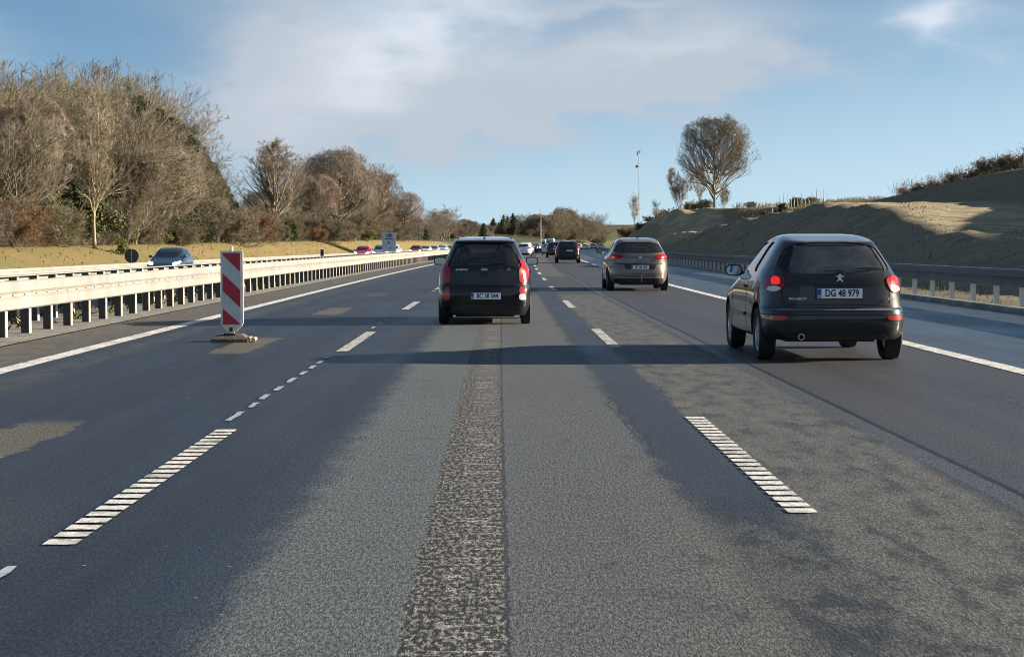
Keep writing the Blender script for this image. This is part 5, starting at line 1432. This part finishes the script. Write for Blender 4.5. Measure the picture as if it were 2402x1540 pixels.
# bushes and dry stalks along the right crest
for i, (px, z) in enumerate(((2380, 158), (2330, 165), (2290, 172), (2240, 182), (2200, 192), (2160, 205), (2125, 215))):
    x = px2x(px, z); u = x - sh(z); tree('bush', x, z, rt.uniform(1.0, 1.7), 'low dark shrub on the crest of the right hill', 'low shrubs along the right crest', 'shrub', 'shrub', 1.5)
for i, (px, z) in enumerate(((1790, 262), (1835, 258), (1870, 268), (1760, 275), (1905, 270))):
    tree('ivy' if i < 2 else 'bush3', px2x(px, z), z, rt.uniform(1.1, 1.7), 'low dark green bush on the rise behind the earth heap', 'low bushes behind the earth heap', 'shrub', 'shrub', 1.2)


def stalks(name, pts, hh, m_, label, lean=.3, plume=True, seed=1):
    rng = np.random.default_rng(seed); N = len(pts); P0 = np.array(pts); d = norm(np.c_[rng.normal(.12, lean, N), rng.normal(0, lean, N), np.ones(N)]); ln = rng.uniform(.5, 1.1, N) * hh
    P_, D_ = poly(rng, P0, d, ln, 3, .08, -.02); B = [tubes(P_, np.full(N, .012), np.full(N, .008), 2, rng)]
    if plume:
        k = 9; f = rng.uniform(.55, 1.02, (N, k))[..., None]; q = (P_[:, None, 2] + (P_[:, None, 3] - P_[:, None, 2]) * (f * 3 - 2)).reshape(-1, 3) + rng.normal(0, .03, (N * k, 3)); B.append(leafquads(q, rng, .12, .18, 1.2))
    me = grid_mesh(name, B, m_); o = obj(name, me); tag(o, label, 'grass', kind='stuff'); return o


rg = random.Random(9); pts = []
for i in range(1500):
    z = rg.uniform(140, 228); px = float(np.interp(z, [140, 158, 190, 228], [2470, 2400, 2250, 2100])) + rg.gauss(0, 10); u = px2x(px, z) - sh(z)
    cl = .5 + .5 * math.sin(z * .55) * math.sin(z * .21 + 1)
    if rg.random() > cl: continue
    pts.append((u + sh(z), z, gz(u, z) - .05))
stalks('tall_grass', pts, 2.3, crownmat('dry_stalks', (.18, .15, .12), (.30, .25, .20), 1.), 'tall dry plumed stalks along the crest of the right hill', .22)
pts = []
for i in range(2600):
    z = rg.uniform(235, 300); px = rg.uniform(1720, 2100); u = px2x(px, z) - sh(z); pts.append((u + sh(z), z, gz(u, z) - .05))
stalks('dry_weeds', pts, .9, crownmat('tan_weeds', (.26, .20, .11), (.20, .17, .09), 1.), 'tan dry weeds on the rise behind the earth heap', .35, seed=2)
pts = []
for i in range(700):
    y = rg.uniform(60, 330); u = -rg.uniform(25, 33.5); pts.append((u + sh(y), y, gz(u, y) - .03))
stalks('bank_grass', pts, .28, crownmat('bank_tufts', (.32, .24, .11), (.24, .20, .09), 1.), 'short dry grass tufts on the sunlit left bank', .4, seed=3)
pts = []
for i in range(260):
    y = rg.uniform(18, 120); u = -rg.choice([7.6, 7.7, 8.5, 9.1]) + rg.gauss(0, .12); pts.append((u + sh(y), y, .01))
stalks('median_weeds', pts, .09, crownmat('weeds_green', (.06, .08, .025), (.10, .09, .045), 1.), 'low weeds growing between the two median guardrails', .6, seed=4)
# pale stakes on the rise
stk = mat('stake_wood', (.48, .42, .30), .8, var=.2)
for i in range(16):
    px = 1812 + i * 8.5 + rg.uniform(-2, 2); z = 262 + rg.uniform(-3, 3); x = px2x(px, z); u = x - sh(z)
    b = MB(); b.cyl((0, 0, -.2), (rg.uniform(-.05, .05), 0, rg.uniform(1.7, 2.6)), .045, .04, 6); b.cyl((0, 0, .3), (0, 0, 1.1), .07, .07, 6)
    o = b.build('stake', stk); o.location = (x, z, gz(u, z)); tag(o, 'pale wooden stake in the row of saplings on the rise', 'stake', 'row of pale stakes behind the earth heap')
pts = []
for i in range(14000):
    y = rg.uniform(38, 260); f0 = float(np.interp(y, [60, 85, 110, 250], [15.2, 13.8, 12.2, 12.4])); u = rg.uniform(11.2, 22)
    if math.sin(y * .9 + u * 2.1) + math.sin(y * .33 - u * 1.7) + rg.gauss(0, .7) < .7: continue
    pts.append((u + sh(y), y, gz(u, y) - .02))
stalks('slope_weeds', pts, .22, crownmat('slope_weed_blades', (.14, .125, .07), (.10, .105, .05), 1.), 'sparse weeds and dry tufts on the earth slope behind the right guardrail', .6, plume=False, seed=6)
